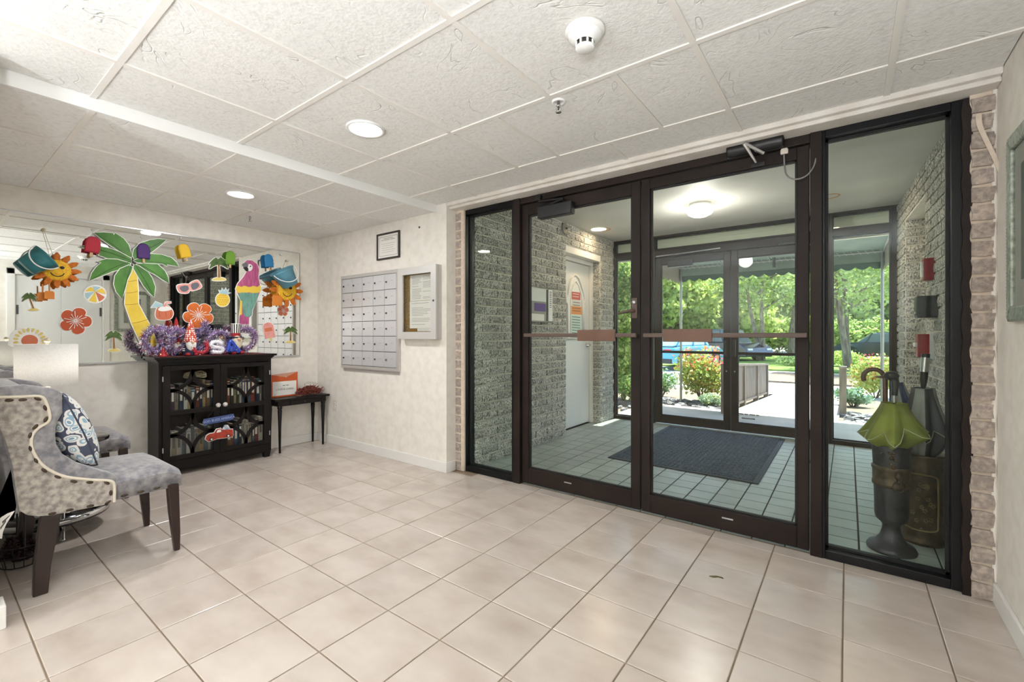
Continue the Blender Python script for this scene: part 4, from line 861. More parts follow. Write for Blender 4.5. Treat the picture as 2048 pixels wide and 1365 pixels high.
# ---------------------------------------------------------------- small side table with envelope and dried flowers
t = thing('side_table', 'small dark side table with turned tapering legs and drawer', 'table', (-4.53, 2.385, 0))
MB().cbox(-4.66, -4.40, 2.095, 2.665, .508, .528, .004).build('top', 'cab_black', t)
MB().box(-4.645, -4.42, 2.13, 2.63, .455, .508).build('apron', 'cab_black', t, bevel=.002)
d = MB().cbox(-4.42, -4.412, 2.25, 2.53, .462, .503, .002).build('drawer', 'cab_black', t); MB().ball((-4.405, 2.39, .482), .009, 8, 6).build('knob', 'steel_dark', d)
for (lx, ly) in ((-4.435, 2.155), (-4.435, 2.605), (-4.635, 2.155), (-4.635, 2.605)): MB().lathe([(0, 0), (.010, 0), (.014, .25), (.02, .415), (.016, .425), (.022, .435), (.022, .46), (0, .46)], (lx, ly, 0), 14).build('leg', 'cab_black', t)
# orange plastic envelope standing on the table
ex, ey0, ey1 = -4.56, 2.135, 2.40
t = thing('plastic_envelope', 'clear orange document envelope standing on the side table', 'envelope', (ex, (ey0+ey1)/2, .529))
M('env_orange', '#e06a35', .4, trans=.3); M('env_clear', '#e8b59c', .3, trans=.4)
MB().prism([(ey0, .53), (ey1, .53), (ey1, .775), (ey0, .755)], 'x', ex-.006, ex-.002).build('pouch', 'env_orange', t)
MB().prism([(ey0, .755), (ey1, .775), (ey1-.12, .725)], 'x', ex, ex+.002).build('flap', 'env_clear', t)
MB().ball((ex+.004, ey1-.125, .728), .005, 8, 6).build('snap', 'white_plain', t)
lab = MB().box(ex-.001, ex+.001, ey0+.01, ey1-.015, .545, .685).build('label_sheet', 'paper', t)
m = MB(); m.box(ex+.001, ex+.0016, 2.245, 2.27, .640, .646).box(ex+.001, ex+.0016, 2.278, 2.305, .641, .647); text_mb(m, 'LOUIS A. LOREN', .0255, lambda u, v, w: (ex+.0014+w, (ey0+ey1)/2+u, .605+v), .0006, sx=.95)
m.build('lettering', 'ink', lab)
t = thing('dried_flowers', 'bunch of dried rust-red flowers lying on the side table', 'flowers', (-4.50, 2.53, .529)); rnd = random.Random(8)
m = MB(); ml = MB()
for k in range(420):
    a = rnd.uniform(0, 2*PI); r = rnd.random()**.5; y_ = 2.50+.13*r*math.cos(a); x_ = -4.51+.075*r*math.sin(a); z_ = .532+.1*rnd.random()*(1-.6*r)+.005
    g = rnd.uniform(0, 2*PI); L_ = rnd.uniform(.015, .035); m.tube([(x_, y_, z_), (x_+L_*.5*math.cos(g), y_+L_*math.sin(g), z_+rnd.uniform(0, .02))], .004, 4)
m.build('flower_heads', M('dry_red', '#8c4132', .85, col2='#5f2a22', vscale=60), t, kind='stuff')
for k in range(14): ml.tube([(-4.50+rnd.uniform(-.02, .02), 2.44+rnd.uniform(-.02, .04), .54), (-4.47+rnd.uniform(-.03, .03), 2.36+rnd.uniform(-.03, .03), .531+.004*rnd.random())], .0015, 4)
for k in range(3):
    m2 = [(-4.52+.07*math.cos(g)*(1+.1*k), 2.56+.075*math.cos(g+.8), .59+.055*math.sin(g)+.008*k) for g in np.linspace(0, 2*PI, 17)[:-1]]; ml.tube(m2, .0009, 4, closed=True)
ml.build('stems', M('stem_brown', '#8a5a48', .8), t)
# ---------------------------------------------------------------- upholstered chairs
M('velvet', '#6b6972', .75, col2='#9f9b9b', vscale=30, vdetail=10, vlo=.34, vhi=.68, bump=.2, bscale=220, sheen=.6); M('velvet_light', '#7f7873', .75, col2='#b5aca2', vscale=42, vdetail=10, vlo=.36, vhi=.64, bump=.2, bscale=180, sheen=.5)
M('piping', '#d8cebd', .8); M('nail', '#4a3d31', .35, metal=.6); M('leg_wood', '#2c1712', .35, col2='#1c0e0a', vscale=8, coat=.1, stretch=(1, 1, .15))
CX, CY = -3.14, .54                       # centre of the near chair on the floor
def make_chair():
    t = thing('slipper_chair', 'near grey velvet slipper chair with nailhead trim and patterned pillow', 'chair', (CX, CY, 0), 'grey velvet slipper chairs')
    XO = -2.855; XI = 2*CX-XO; f = lambda px, py: yz(px, py, XO)
    sil = [f(*q) for q in ((118,779),(126,788),(127,827),(114,848),(112,870),(114,890),(127,911),(158,929),(200,942),(232,950),(236,958),(236,972),(231,1004),(185,1016),(140,1025),(103,1032),(76,1034),(53,1032),(36,1022),(30,985),(22,930),(8,880))]+[(.212, .80), (.20, .90), (.215, .935), (.30, .936)]
    pip = [f(*q) for q in ((-12,796),(0,795),(40,794),(79,793),(91,803),(99,832),(95,845),(77,856),(64,872),(63,896),(77,922),(98,940),(132,954),(185,960),(220,962),(228,972),(228,1004))]
    low = [f(*q) for q in ((228,1006),(185,1015),(140,1024),(103,1031),(76,1033),(55,1031),(38,1021),(32,985),(24,930),(10,880))]+[(.212, .80), (.205, .88)]
    nails = [f(*q) for q in ((18,801),(45,800),(75,798),(90,816),(91,839),(70,854),(60,871),(61,897),(72,921),(88,941),(115,954),(147,963),(179,965),(213,966),(221,986),(215,1005),(180,1012),(139,1020),(104,1027))]
    for sx, X0, X1 in ((1, XO, XO-.085), (-1, XI, XI+.085)):
        s = MB(); s.prism(sil, 'x', X0, X1); w_ = s.build('side_wing', 'velvet', t, bevel=.024, seg=4)
        for p_ in w_.data.polygons: p_.use_smooth = True
        pn = MB(); pn.prism(smooth_open(pip, 2)+low, 'x', X0-.002*sx, X0+.006*sx); pn.build('outer_panel', 'velvet_light', t, bevel=.003)
        MB().tube([(X0+.005*sx, a, b) for a, b in smooth_open(pip, 3)], .0062, 8).build('piping', 'piping', t)
        for k, (a, b) in enumerate(nails):
            a2, b2 = nails[min(k+1, len(nails)-1)]; a1, b1 = nails[max(k-1, 0)]; g = math.atan2(b2-b1, a2-a1)
            n_ = MB(); n_.ball((X0+.007*sx, a, b), (.005, .014, .0065), 10, 6); n_.rot(0, (X0, a, b), 'X', g); n_.build('nailhead', 'nail', t)
    # back: padded slab between the wings, leaning; outside back with rounded corners
    bk = MB(); bk.prism([(.225, .36), (.40, .42), (.37, .60), (.33, .80), (.315, .90), (.29, .935), (.225, .935), (.20, .90), (.205, .80), (.235, .60), (.262, .42), (.262, .36)], 'x', XO-.03, XI+.03)
    o = bk.build('backrest', 'velvet', t, bevel=.025, seg=4)
    for p_ in o.data.polygons: p_.use_smooth = True
    MB().tube([(XO-.02, .205, .90), (CX, .199, .91), (XI+.02, .205, .90)], .006, 8).build('back_piping', 'piping', t)
    # seat: crowned cushion block
    m = MB(); nx, ny = 12, 12; vs = []; x0, x1, y0, y1 = XI+.018, XO-.018, .33, .875
    for j in range(ny+1):
        for i in range(nx+1):
            u, v = i/nx, j/ny; e = min(u, 1-u)*2; g = min(1, (1-v)*3.2) if v > .5 else 1
            r = .026*(1-min(1, min(u, 1-u)/.10))**2+.03*(1-min(1, (1-v)/.12))**2
            vs.append((x0+(x1-x0)*u, y0+(y1-y0)*v, .455+.035*math.sin(PI*u)*math.sin(PI*min(1, .25+v*.75))-r))
    n0 = len(vs); m.smooth = True
    fs = [(j*(nx+1)+i, j*(nx+1)+i+1, (j+1)*(nx+1)+i+1, (j+1)*(nx+1)+i) for j in range(ny) for i in range(nx)]
    m.add(vs, fs)
    rim = [i for i in range(nx+1)]+[j*(nx+1)+nx for j in range(1, ny+1)]+[ny*(nx+1)+i for i in range(nx-1, -1, -1)]+[j*(nx+1) for j in range(ny-1, 0, -1)]
    top = [vs[i] for i in rim]; k = len(top); m.add(top+[(x, y, .345) for x, y, z in top], [(i, (i+1) % k, k+(i+1) % k, k+i) for i in range(k)]+[list(range(k, 2*k))])
    m.build('seat', 'velvet', t)
    for X_ in (XO-.016, XI+.016):
        for y_ in (.635, .70, .765, .83):
            MB().ball((X_, y_, .358), (.005, .016, .0065), 10, 6).build('nailhead', 'nail', t)
    for x_ in np.linspace(XI+.05, XO-.05, 8): MB().ball((x_, .878, .358), (.016, .005, .0065), 10, 6).build('nailhead', 'nail', t)
    for x_ in np.linspace(XI+.04, XO-.04, 9): MB().ball((x_, .247, .37), (.014, .005, .0065), 10, 6).build('nailhead', 'nail', t)
    # legs: front ones taper and curve forward, rear ones sweep back
    def leg(pts, wds):
        m = MB(); vs = []
        for (x, y, z), (a, b) in zip(pts, wds): vs += [(x-a, y-b, z), (x+a, y-b, z), (x+a, y+b, z), (x-a, y+b, z)]
        fs = [(4*i+k, 4*i+(k+1) % 4, 4*i+4+(k+1) % 4, 4*i+4+k) for i in range(len(pts)-1) for k in range(4)]+[(3, 2, 1, 0), tuple(range(len(vs)-4, len(vs)))]
        m.add(vs, fs); m.build('leg', 'leg_wood', t, bevel=.004)
    for x in (-2.885, -3.395):
        leg([(x, .855, 0), (x, .85, .10), (x, .842, .22), (x, .835, .36)], [(.013, .013), (.017, .018), (.021, .022), (.024, .024)])
        leg([(x+(.005 if x > CX else -.005), .345, 0), (x, .352, .12), (x, .366, .24), (x, .38, .36)], [(.02, .024), (.021, .027), (.023, .031), (.024, .034)])
    return t
chair = make_chair()
chair2 = copy_thing(chair, (-4.345, .60, 0), 'far grey velvet slipper chair against the mirror wall, partly hidden')
# patterned pillow leaning on the near chair
def pillow():
    t = thing('throw_pillow', 'navy and white floral throw pillow on the near chair', 'pillow', (-3.10, .47, .48))
    n = 22; hw, hh, th = .185, .21, .08; vs = []; m = MB(); m.smooth = True
    for s in (1, -1):
        for j in range(n+1):
            for i in range(n+1):
                u, v = i/n*2-1, j/n*2-1; e = max(0, (1-abs(u)**2.6)*(1-abs(v)**2.6))**.55
                k = 1-.07*(abs(u)*abs(v)); vs.append((u*hw*k*(1-.05*v*v), s*th*e+.0, v*hh*k*(1-.05*u*u)))
    for q in range(2):
        b = q*(n+1)**2
        for j in range(n):
            for i in range(n): a = b+j*(n+1)+i; m.f.append([a, a+1, a+n+2, a+n+1]); m.mi.append(0); m.sm.append(True)
    R = Matrix.Rotation(math.radians(14), 3, 'Z') @ Matrix.Rotation(math.radians(20), 3, 'X')
    c = Vector((-3.05, .440, .700)); m.v = [tuple(R @ Vector(v)+c) for v in vs]
    o = m.build('cushion', 'pillow_print', t)
    edge = [(u, v) for u, v in [(-1+2*i/12, -1) for i in range(12)]+[(1, -1+2*i/12) for i in range(12)]+[(1-2*i/12, 1) for i in range(12)]+[(-1, 1-2*i/12) for i in range(12)]]
    MB().tube([R @ Vector((u*hw*(1-.07*abs(u*v))*(1-.05*v*v), 0, v*hh*(1-.07*abs(u*v))*(1-.05*u*u)))+c for u, v in edge], .004, 6, closed=True).build('piping', M('navy_pipe', '#3b4152', .8), t)
def pillow_mat():
    m = M('pillow_print', '#3d4254', .8); n = m.node_tree.nodes; L = m.node_tree.links; b = n['Principled BSDF']; tc = n['Texture Coordinate']
    d = n.new('ShaderNodeTexNoise'); d.inputs['Scale'].default_value = 9; L.new(tc.outputs['Object'], d.inputs['Vector'])
    ad = n.new('ShaderNodeVectorMath'); ad.operation = 'MULTIPLY_ADD'; ad.inputs[1].default_value = (.09, .09, .09); L.new(d.outputs['Color'], ad.inputs[0]); L.new(tc.outputs['Object'], ad.inputs[2])
    v = n.new('ShaderNodeTexVoronoi'); v.feature = 'F1'; v.inputs['Scale'].default_value = 24; L.new(ad.outputs[0], v.inputs['Vector'])
    r = n.new('ShaderNodeValToRGB'); L.new(v.outputs['Distance'], r.inputs[0]); e = r.color_ramp.elements; r.color_ramp.interpolation = 'CONSTANT'
    e[0].position = 0; e[0].color = (*lin('#7f9db5'), 1); e[1].position = .18; e[1].color = (*lin('#e8e6e1'), 1)
    for p_, c_ in ((.3, '#8fb0c4'), (.42, '#e4e1dc'), (.62, '#4a5064')): q = e.new(p_); q.color = (*lin(c_), 1)
    L.new(r.outputs[0], b.inputs['Base Color'])
pillow_mat(); pillow()
# ---------------------------------------------------------------- round table with lamp
TX, TYc = -3.74, .50
t = thing('round_table', 'small round black glass table with chrome legs between the chairs', 'table', (TX, TYc, 0))
M('gloss_black', '#121214', .12, coat=.5)
MB().lathe([(0, .515), (.24, .515), (.25, .518), (.25, .53), (.245, .534), (0, .534)], (TX, TYc, 0), 48).build('top', 'gloss_black', t)
MB().lathe([(0, .085), (.245, .085), (.25, .09), (.25, .118), (0, .118)], (TX, TYc, 0), 48).build('lower_shelf', 'gloss_black', t)
MB().lathe([(.25, .098), (.254, .1), (.254, .125), (.24, .128), (.24, .118)], (TX, TYc, 0), 48).build('shelf_rim', 'chrome', t)
for k in range(3):
    a = .04+k*2*PI/3; MB().lathe([(0, 0), (.014, 0), (.014, .01), (.011, .012), (.011, .515), (0, .515)], (TX+.222*math.cos(a), TYc+.222*math.sin(a), 0), 14).build('leg', 'chrome', t)
lx, ly = -3.745, .478
t = thing('table_lamp', 'table lamp with white drum shade behind the near chair', 'lamp', (lx, ly, .535))
MB().lathe([(0, 0), (.075, 0), (.075, .012), (.03, .02), (.045, .06), (.062, .12), (.05, .2), (.018, .25), (.012, .33), (0, .33)], (lx, ly, .535), 28).build('base', M('lamp_base', '#b9ad98', .4, metal=.3), t)
M('shade', '#e9e8e6', .8, trans=.35, col2='#e2e0dc', vscale=120)
sh = MB(); sh.lathe([(.128, .862), (.132, .863), (.132, 1.1), (.128, 1.101), (.128, .862)], (lx, ly, 0), 48); sh.build('drum_shade', 'shade', t)
MB().tube([(lx-.128, ly, 1.09), (lx+.128, ly, 1.09)], .002, 5).tube([(lx, ly-.128, 1.09), (lx, ly+.128, 1.09)], .002, 5).build('spider', 'alu', t)
MB().tube([(lx, ly, .86), (lx, ly, 1.1)], .004, 6).ball((lx, ly, 1.122), (.016, .016, .015), 12, 8).lathe([(0, 1.098), (.008, 1.098), (.006, 1.108), (.008, 1.112)], (lx, ly, 0), 10).build('finial', 'lamp_base', t)
ld = bpy.data.lights.new('table_lamp_bulb', 'POINT'); ld.energy = 2.5; ld.shadow_soft_size = .04; ld.color = (1, .96, .9)
lo = bpy.data.objects.new('table_lamp_bulb', ld); COL.objects.link(lo); lo.parent = t; lo.location = (0, .0, .46)
# basket of dried cones by the wall end
t = thing('cone_basket', 'low wire basket of dark dried cones on the floor by the wall', 'basket', (-3.40, .33, 0)); bx, by = -3.36, .335
m = MB()
for z_, r_ in ((.008, .10), (.06, .12), (.115, .135)): m.tube([(bx+r_*math.cos(g), by+.78*r_*math.sin(g), z_) for g in np.linspace(0, 2*PI, 25)[:-1]], .003, 5, closed=True)
for k in range(16): g = 2*PI*k/16; m.tube([(bx+.10*math.cos(g), by+.078*math.sin(g), .008), (bx+.135*math.cos(g), by+.105*math.sin(g), .115)], .002, 5)
m.tube(smooth_open([(bx-.13, by, .115), (bx-.12, by, .26), (bx, by, .36), (bx+.12, by, .26), (bx+.13, by, .115)], 5), .004, 6)
m.build('wire_frame', 'black_plastic', t)
M('cone_dark', '#4a2f30', .8, col2='#2c1b1c', vscale=40)
rnd = random.Random(6)
for k in range(9):
    a = 2*PI*k/8; r_ = .0 if k == 8 else .062; x_, y_, z_ = bx+r_*math.cos(a), by+.75*r_*math.sin(a), (.05 if k < 8 else .1)+.03*(k % 2)
    c = MB()
    for q in range(5):
        for w in range(8):
            g = 2*PI*w/8+q*.4; rr = .036*(1-.17*q); zz = z_-.02+.013*q
            c.add([(x_+rr*.25*math.cos(g), y_+rr*.25*math.sin(g), zz), (x_+rr*math.cos(g-.35), y_+rr*math.sin(g-.35), zz+.006), (x_+rr*1.15*math.cos(g), y_+rr*1.15*math.sin(g), zz+.014), (x_+rr*math.cos(g+.35), y_+rr*math.sin(g+.35), zz+.006), (x_+rr*.4*math.cos(g), y_+rr*.4*math.sin(g), zz+.014)], [(0, 1, 2, 3), (4, 1, 2), (4, 2, 3), (0, 1, 4), (0, 3, 4)])
    q_ = c.build('dried_cone', 'cone_dark', label='dark dried cone, %s in the wire basket' % ('topmost' if k == 8 else ['at the right rim', 'second from the right rim', 'at the mirror side rim', 'third from right', 'at the left rim', 'near the wall', 'at the back rim', 'nearest the chair leg'][k]), cat='cone', group='dried cones in the basket')
pts = [on_x(x, y, -2.75) for x, y in ((1, 1046), (10, 1033), (20, 1026), (30, 1023))]
m = MB(); m.prism([yz(*q, -2.80) for q in ((-6, 1078), (-6, 1042), (4, 1034), (16, 1027), (30, 1022), (22, 1034), (13, 1048), (6, 1064), (4, 1078))], 'x', -2.80, -2.799)
o = m.build('paper_tag', 'paper', label='white printed paper tag sticking out beside the wall end', cat='tag')
m = MB(); m.prism([yz(*q, -2.80) for q in ((4, 1044), (20, 1030), (19, 1033), (5, 1048))], 'x', -2.799, -2.7985); m.prism([yz(*q, -2.80) for q in ((0, 1056), (12, 1040), (12, 1044), (1, 1060))], 'x', -2.799, -2.7985); m.build('printing', 'ink', o)
# ---------------------------------------------------------------- cutouts on the mirror
XD = XM+.007                                   # cutouts stand a little off the glass
A_ = lambda x, y: (x/4.014, 400+y/4.014)       # two enlarged looks at the mirror, back to photograph pixels
B_ = lambda x, y: (300+x/4.55, 440+y/4.55)
def D2(pts, tr, X=XD): return [yz(*tr(*q), X) for q in pts]
M('frond', '#4f8a2c', .5, col2='#3a6d1f', vscale=9); M('frond_small', '#5d7a3a', .5, col2='#3f5a26', vscale=30); M('frond_line', '#27480f', .6); M('cut_white', '#f1efea', .5)
M('trunk_yellow', '#f0d24e', .5, col2='#e3c03c', vscale=9); M('trunk_line', '#c99f3a', .6); M('orange', '#dd7228', .5, col2='#cc611e', vscale=20); M('orange_deep', '#bd4f22', .5); M('sand', '#e3cf7a', .6); M('trunk_brown', '#a9793f', .6, col2='#7e5527', vscale=60)
M('teal', '#3f8d94', .4, col2='#2f7680', vscale=12, trans=.2); M('teal_light', '#6fa9bd', .4, col2='#5c97ad', vscale=12, trans=.2); M('sunny', '#f2c52f', .7, col2='#dba021', vscale=60, bump=.6, bscale=120); M('sun_ray_orange', '#d67a1e', .7, col2='#b95f12', vscale=70, bump=.8, bscale=110, bdist=.004)
M('pink', '#eaa7a0', .5, col2='#e08f86', vscale=30); M('parrot_pink', '#c4628f', .6, col2='#a84b78', vscale=25, stretch=(1, 2, .5)); M('parrot_teal', '#79a99a', .6, col2='#5f9183', vscale=25, stretch=(1, 2, .5)); M('yellow', '#eccb4a', .55); M('grey_lens', '#6f7078', .3); M('ink_black', '#1d1c1c', .6); M('coral', '#d07350', .55); M('sky_blue', '#a9c9cf', .5)
def cutout(name, label, cat, layers, tr, X=XD, border=.006, group='beach cutouts on the mirror'):
    """layers: (part, material, outline[, smooth]) back to front; the first also gets a white card behind it"""
    allp = [q for l in layers for q in D2(l[2], tr, X)]
    t = thing(name, label, cat, (X, sum(p[0] for p in allp)/len(allp), min(p[1] for p in allp)), group); x = X
    if border:
        w = MB()
        for l in layers:
            if len(l) > 4 and l[4]: w.prism(offset_poly(D2(l[2], tr, X) if not l[3] else smooth_closed(D2(l[2], tr, X), 3), border), 'x', x, x+.0022)
        if w.v: w.build('card', 'cut_white', t)
    for n_, l in enumerate(layers):
        pts = D2(l[2], tr, X); pts = smooth_closed(pts, 3) if l[3] else pts; MB().prism(pts, 'x', x+.0022+.0004*n_, x+.0034+.0004*n_).build(l[0], l[1], t)
    return t
FR = [[(755,265),(830,262),(905,268),(912,285),(925,268),(990,310),(1030,360),(1060,450),(1040,470),(960,415),(890,370),(820,320)],
      [(640,372),(720,368),(800,375),(880,390),(960,420),(1050,470),(1050,510),(1000,512),(930,490),(860,470),(790,445),(800,430),(760,405),(700,390)],
      [(715,650),(735,590),(770,540),(810,505),(780,495),(850,475),(940,480),(1040,510),(1045,540),(960,560),(900,575),(840,600),(780,625)],
      [(975,795),(930,740),(910,680),(920,610),(960,555),(1030,525),(1060,540),(1050,580),(1020,640),(1005,700)],
      [(1235,780),(1200,750),(1150,690),(1110,620),(1070,550),(1075,520),(1120,530),(1180,570),(1220,630),(1245,700)],
      [(1355,670),(1300,640),(1240,600),(1180,570),(1120,530),(1090,515),(1180,510),(1260,515),(1320,570),(1345,620)],
      [(1430,535),(1340,520),(1335,535),(1300,515),(1200,510),(1100,505),(1070,490),(1110,455),(1200,435),(1290,440),(1370,465),(1410,500)],
      [(1330,322),(1290,360),(1240,400),(1200,430),(1130,460),(1075,480),(1060,450),(1070,400),(1120,350),(1200,325),(1265,315)]]
XP = XM+.03; t = thing('palm_tree_cutout', 'tall cardboard palm tree with green fronds and yellow jointed trunk', 'cutout', (XP, yz(*A_(1240, 1250), XP)[0], .977))
tk = D2([(1060,545),(1028,610),(1012,700),(1003,840),(1060,1000),(1115,1120),(1190,1262),(1300,1262),(1235,1080),(1195,990),(1160,930),(1110,835),(1108,720),(1100,610)], A_, XP)
MB().prism(offset_poly(tk, .006), 'x', XP-.003, XP).build('trunk_card', 'cut_white', t); tr_ = MB().prism(tk, 'x', XP, XP+.002).build('trunk', 'trunk_yellow', t); m = MB()
for a, b in (((1018,655),(1098,645)), ((1010,748),(1108,735)), ((1004,842),(1110,832)), ((1058,992),(1185,960)), ((1112,1115),(1240,1085))):
    p0, p1 = yz(*A_(*a), XP), yz(*A_(*b), XP); m.tube([(XP+.002, *p0), (XP+.002, (p0[0]+p1[0])/2, (p0[1]+p1[1])/2-.004), (XP+.002, *p1)], .0022, 5)
m.build('joint_lines', 'trunk_line', tr_)
for k, fr in enumerate(FR):
    pts = D2(fr, A_, XP); x_ = XP+.004+.0035*(k % 4)
    MB().prism(offset_poly(pts, .005), 'x', x_-.0015, x_).build('frond_card', 'cut_white', t); f_ = MB().prism(pts, 'x', x_, x_+.0015).build('frond', 'frond', t)
    tip, base = pts[0], yz(*A_(1060, 490), XP); mid = ((tip[0]+base[0])/2+.0, (tip[1]+base[1])/2+.014); MB().tube([(x_+.0015, *q) for q in smooth_open([tip, mid, base], 5)], .0016, 5).build('midrib', 'frond_line', f_)
def small_palm(cx, cy, h, lean, tr, label, border=.0):
    """cx, cy = crown centre, h = height in the enlarged picture"""
    L = []; k = h/170
    tw = 9*k; bx = cx+lean*k
    L.append(('trunk', 'trunk_brown', [(cx-tw*.6, cy), (cx+tw*.6, cy), (bx+tw, cy+105*k), (bx-tw, cy+105*k)], False, True))
    L.append(('sand_mound', 'sand', [(bx-48*k, cy+118*k), (bx-30*k, cy+103*k), (bx, cy+98*k), (bx+32*k, cy+102*k), (bx+46*k, cy+116*k), (bx, cy+121*k)], True, True))
    for a in (-165, -200, -128, -95, -60, -18, 20):
        g = math.radians(a); ln = 72*k*(1 if abs(a) != 95 else .75); ex, ey = cx+ln*math.cos(g), cy+ln*math.sin(g)*.75+ln*.12; px_, py_ = -math.sin(g), math.cos(g); w = 13*k
        mx, my = cx+ln*.55*math.cos(g), cy+ln*.55*math.sin(g)*.9-6*k
        L.append(('frond', 'frond_small', [(cx, cy+3*k), (mx+px_*w, my+py_*w), (ex, ey+10*k), (mx-px_*w, my-py_*w)], True, True))
    cutout('palm_cutout', label, 'cutout', L, tr, border=border or .003)
small_palm(235, 785, 150, 40, A_, 'small leaning palm cutout at the left below the teal bucket'); small_palm(912, 1095, 175, 4, A_, 'small upright palm cutout below the orange hibiscus and big trunk')
small_palm(624, 398, 220, 4, B_, 'white-edged palm cutout hanging beside the green ice pop', .006); small_palm(1278, 1010, 158, 0, B_, 'small palm cutout at lower right corner of the mirror')
el = lambda cx, cy, rx, ry, n=20, a0=0, a1=360: [(cx+rx*math.cos(math.radians(a0+(a1-a0)*i/(n if a1-a0 == 360 else n-1))), cy+ry*math.sin(math.radians(a0+(a1-a0)*i/(n if a1-a0 == 360 else n-1)))) for i in range(n)]
ball = [('ball', 'cut_white', el(763, 758, 86, 68), False, True)]
for k, (c_, a) in enumerate((('coral', 20), ('yellow', 80), ('sky_blue', 140), ('yellow', 200), ('sky_blue', 255), ('yellow', 310))): ball.append(('panel', c_, [(763, 735)]+el(763, 758, 82, 64, 6, a, a+48), False))
cutout('beach_ball_cutout', 'round striped beach ball cutout on the mirror', 'cutout', ball, A_)
def flower(cx, cy, r, tr, mat, label, rotd=0, center='cut_white', border=.005, sq=1.0):
    L = []
    for k in range(5):
        g = math.radians(rotd+72*k); c_, s_ = math.cos(g), math.sin(g); P = lambda a, b: (cx+r*(a*c_-b*s_), cy+r*sq*(a*s_+b*c_))
        L.append(('petal', mat, [P(.02, .06), P(.45, .36), P(.8, .40), P(1, .16), P(.96, -.2), P(.72, -.38), P(.4, -.3), P(.02, -.06)], True, True))
    for k in range(15):
        g = math.radians(rotd+24*k); c_, s_ = math.cos(g), math.sin(g); P = lambda a, b: (cx+r*(a*c_-b*s_), cy+r*sq*(a*s_+b*c_)); q = .42+.16*(k % 3)
        L.append(('stamen', center, [P(.04, .012), P(q, .022), P(q, -.022), P(.04, -.012)], False))
    cutout('hibiscus_cutout', label, 'cutout', L, tr, border=border)
flower(605, 972, 130, A_, 'orange_deep', 'large dark orange hibiscus cutout at the left of the mirror', -70, sq=.82); flower(440, 868, 138, B_, 'orange', 'bright orange hibiscus cutout behind the gnome hat', -50, sq=.85); flower(1210, 828, 50, B_, 'coral', 'small rust hibiscus cutout below the right sun', -90)
L = []
L.append(('sun_plate', 'cut_white', [(92,1175),(82,1130),(88,1090),(115,1060),(150,1045),(180,1038),(215,1045),(250,1038),(290,1042),(330,1055),(355,1085),(365,1130),(345,1175)], True, True))
L.append(('sun_disc', 'coral', el(237, 1132, 68, 48), False))
for a in range(-190, 20, 19):
    g = math.radians(a); P = lambda r, w: (237+r*math.cos(g)*1.18-w*math.sin(g), 1130+r*math.sin(g)*.9+w*math.cos(g)); L.append(('ray', 'sand', [P(76, 0), P(90, 10), P(108, 8), P(114, 0), P(108, -8), P(90, -10)], True))
cutout('sun_cutout', 'half sun cutout with gold rays above the lampshade', 'cutout', L, A_)
L = [('coconut', 'coral', [(50,860),(62,810),(110,780),(165,785),(205,830),(205,875),(175,905),(110,910),(65,900)], True, True), ('milk', 'cut_white', [(72,815),(110,785),(165,790),(195,815),(150,830),(100,832)], True), ('umbrella', 'sky_blue', [(8,800),(50,745),(110,770),(120,790),(70,795)], False, True), ('straw', 'pink', [(120,790),(140,750),(188,745),(190,758),(150,765),(135,795)], False, True)]
for x_ in (80, 140, 185): L.append(('rib_line', 'orange_deep', [(x_, 840), (x_+5, 840), (x_+8, 885), (x_+3, 885)], False))
cutout('coconut_drink_cutout', 'pink coconut drink cutout with blue paper umbrella', 'cutout', L, B_)
L = [('frames', 'pink', [(245,600),(300,585),(355,585),(375,570),(430,550),(462,590),(468,610),(440,630),(390,645),(362,640),(345,665),(300,668),(262,655)], True, True), ('lens', 'grey_lens', [(270,612),(335,598),(352,630),(320,655),(285,648)], True), ('lens', 'grey_lens', [(372,588),(425,570),(448,598),(420,628),(385,635)], True)]
cutout('sunglasses_cutout', 'pink sunglasses cutout with grey lenses', 'cutout', L, B_)
L = [('fruit', 'yellow', el(660, 728, 62, 62, 18), False, True), ('crown', 'sky_blue', [(640,672),(625,640),(650,650),(655,622),(675,648),(690,618),(698,645),(718,630),(705,660),(735,665),(690,680)], False, True)]
for i in range(5):
    for j in range(5):
        x_, y_ = 618+21*i+(10 if j % 2 else 0), 685+21*j
        if (x_-660)**2+(y_-728)**2 < 50**2: L.append(('eye_mark', 'orange', [(x_-7, y_-2), (x_, y_+5), (x_+7, y_-2), (x_, y_+1)], False))
cutout('pineapple_cutout', 'round yellow pineapple cutout beside the parrot', 'cutout', L, B_)
body = [(855,395),(880,368),(930,370),(975,405),(990,450),(985,520),(995,570),(1005,630),(995,670),(960,750),(930,820),(925,870),(900,890),(898,950),(810,950),(815,870),(830,740),(800,680),(780,630),(800,580),(850,520),(880,470),(845,440)]
L = [('body', 'parrot_pink', body, False, True), ('belly_band', 'yellow', [(795,600),(830,610),(860,600),(900,612),(940,602),(975,610),(1000,595),(1003,650),(960,672),(900,660),(840,672),(800,665),(783,630)], True), ('wing', 'parrot_teal', [(805,670),(860,662),(920,668),(985,668),(975,720),(945,790),(928,825),(922,868),(885,885),(850,860),(840,780),(815,715)], True), ('tail_feather', 'yellow', [(820,730),(835,740),(835,860),(812,870)], False), ('tail_end', 'parrot_pink', [(812,880),(835,870),(860,900),(895,905),(897,950),(810,950)], False), ('face', 'cut_white', [(880,420),(905,402),(930,420),(928,450),(905,468),(888,455)], True), ('beak', 'grey_lens', [(842,405),(868,388),(888,400),(890,425),(870,440),(850,440)], True), ('lower_beak', 'ink_black', [(850,440),(875,428),(890,440),(892,462),(875,470)], True), ('eye', 'ink_black', el(912, 424, 6, 7, 10), False)]
cutout('parrot_cutout', 'tall pink, yellow and teal parrot cutout on the mirror', 'cutout', L, B_)
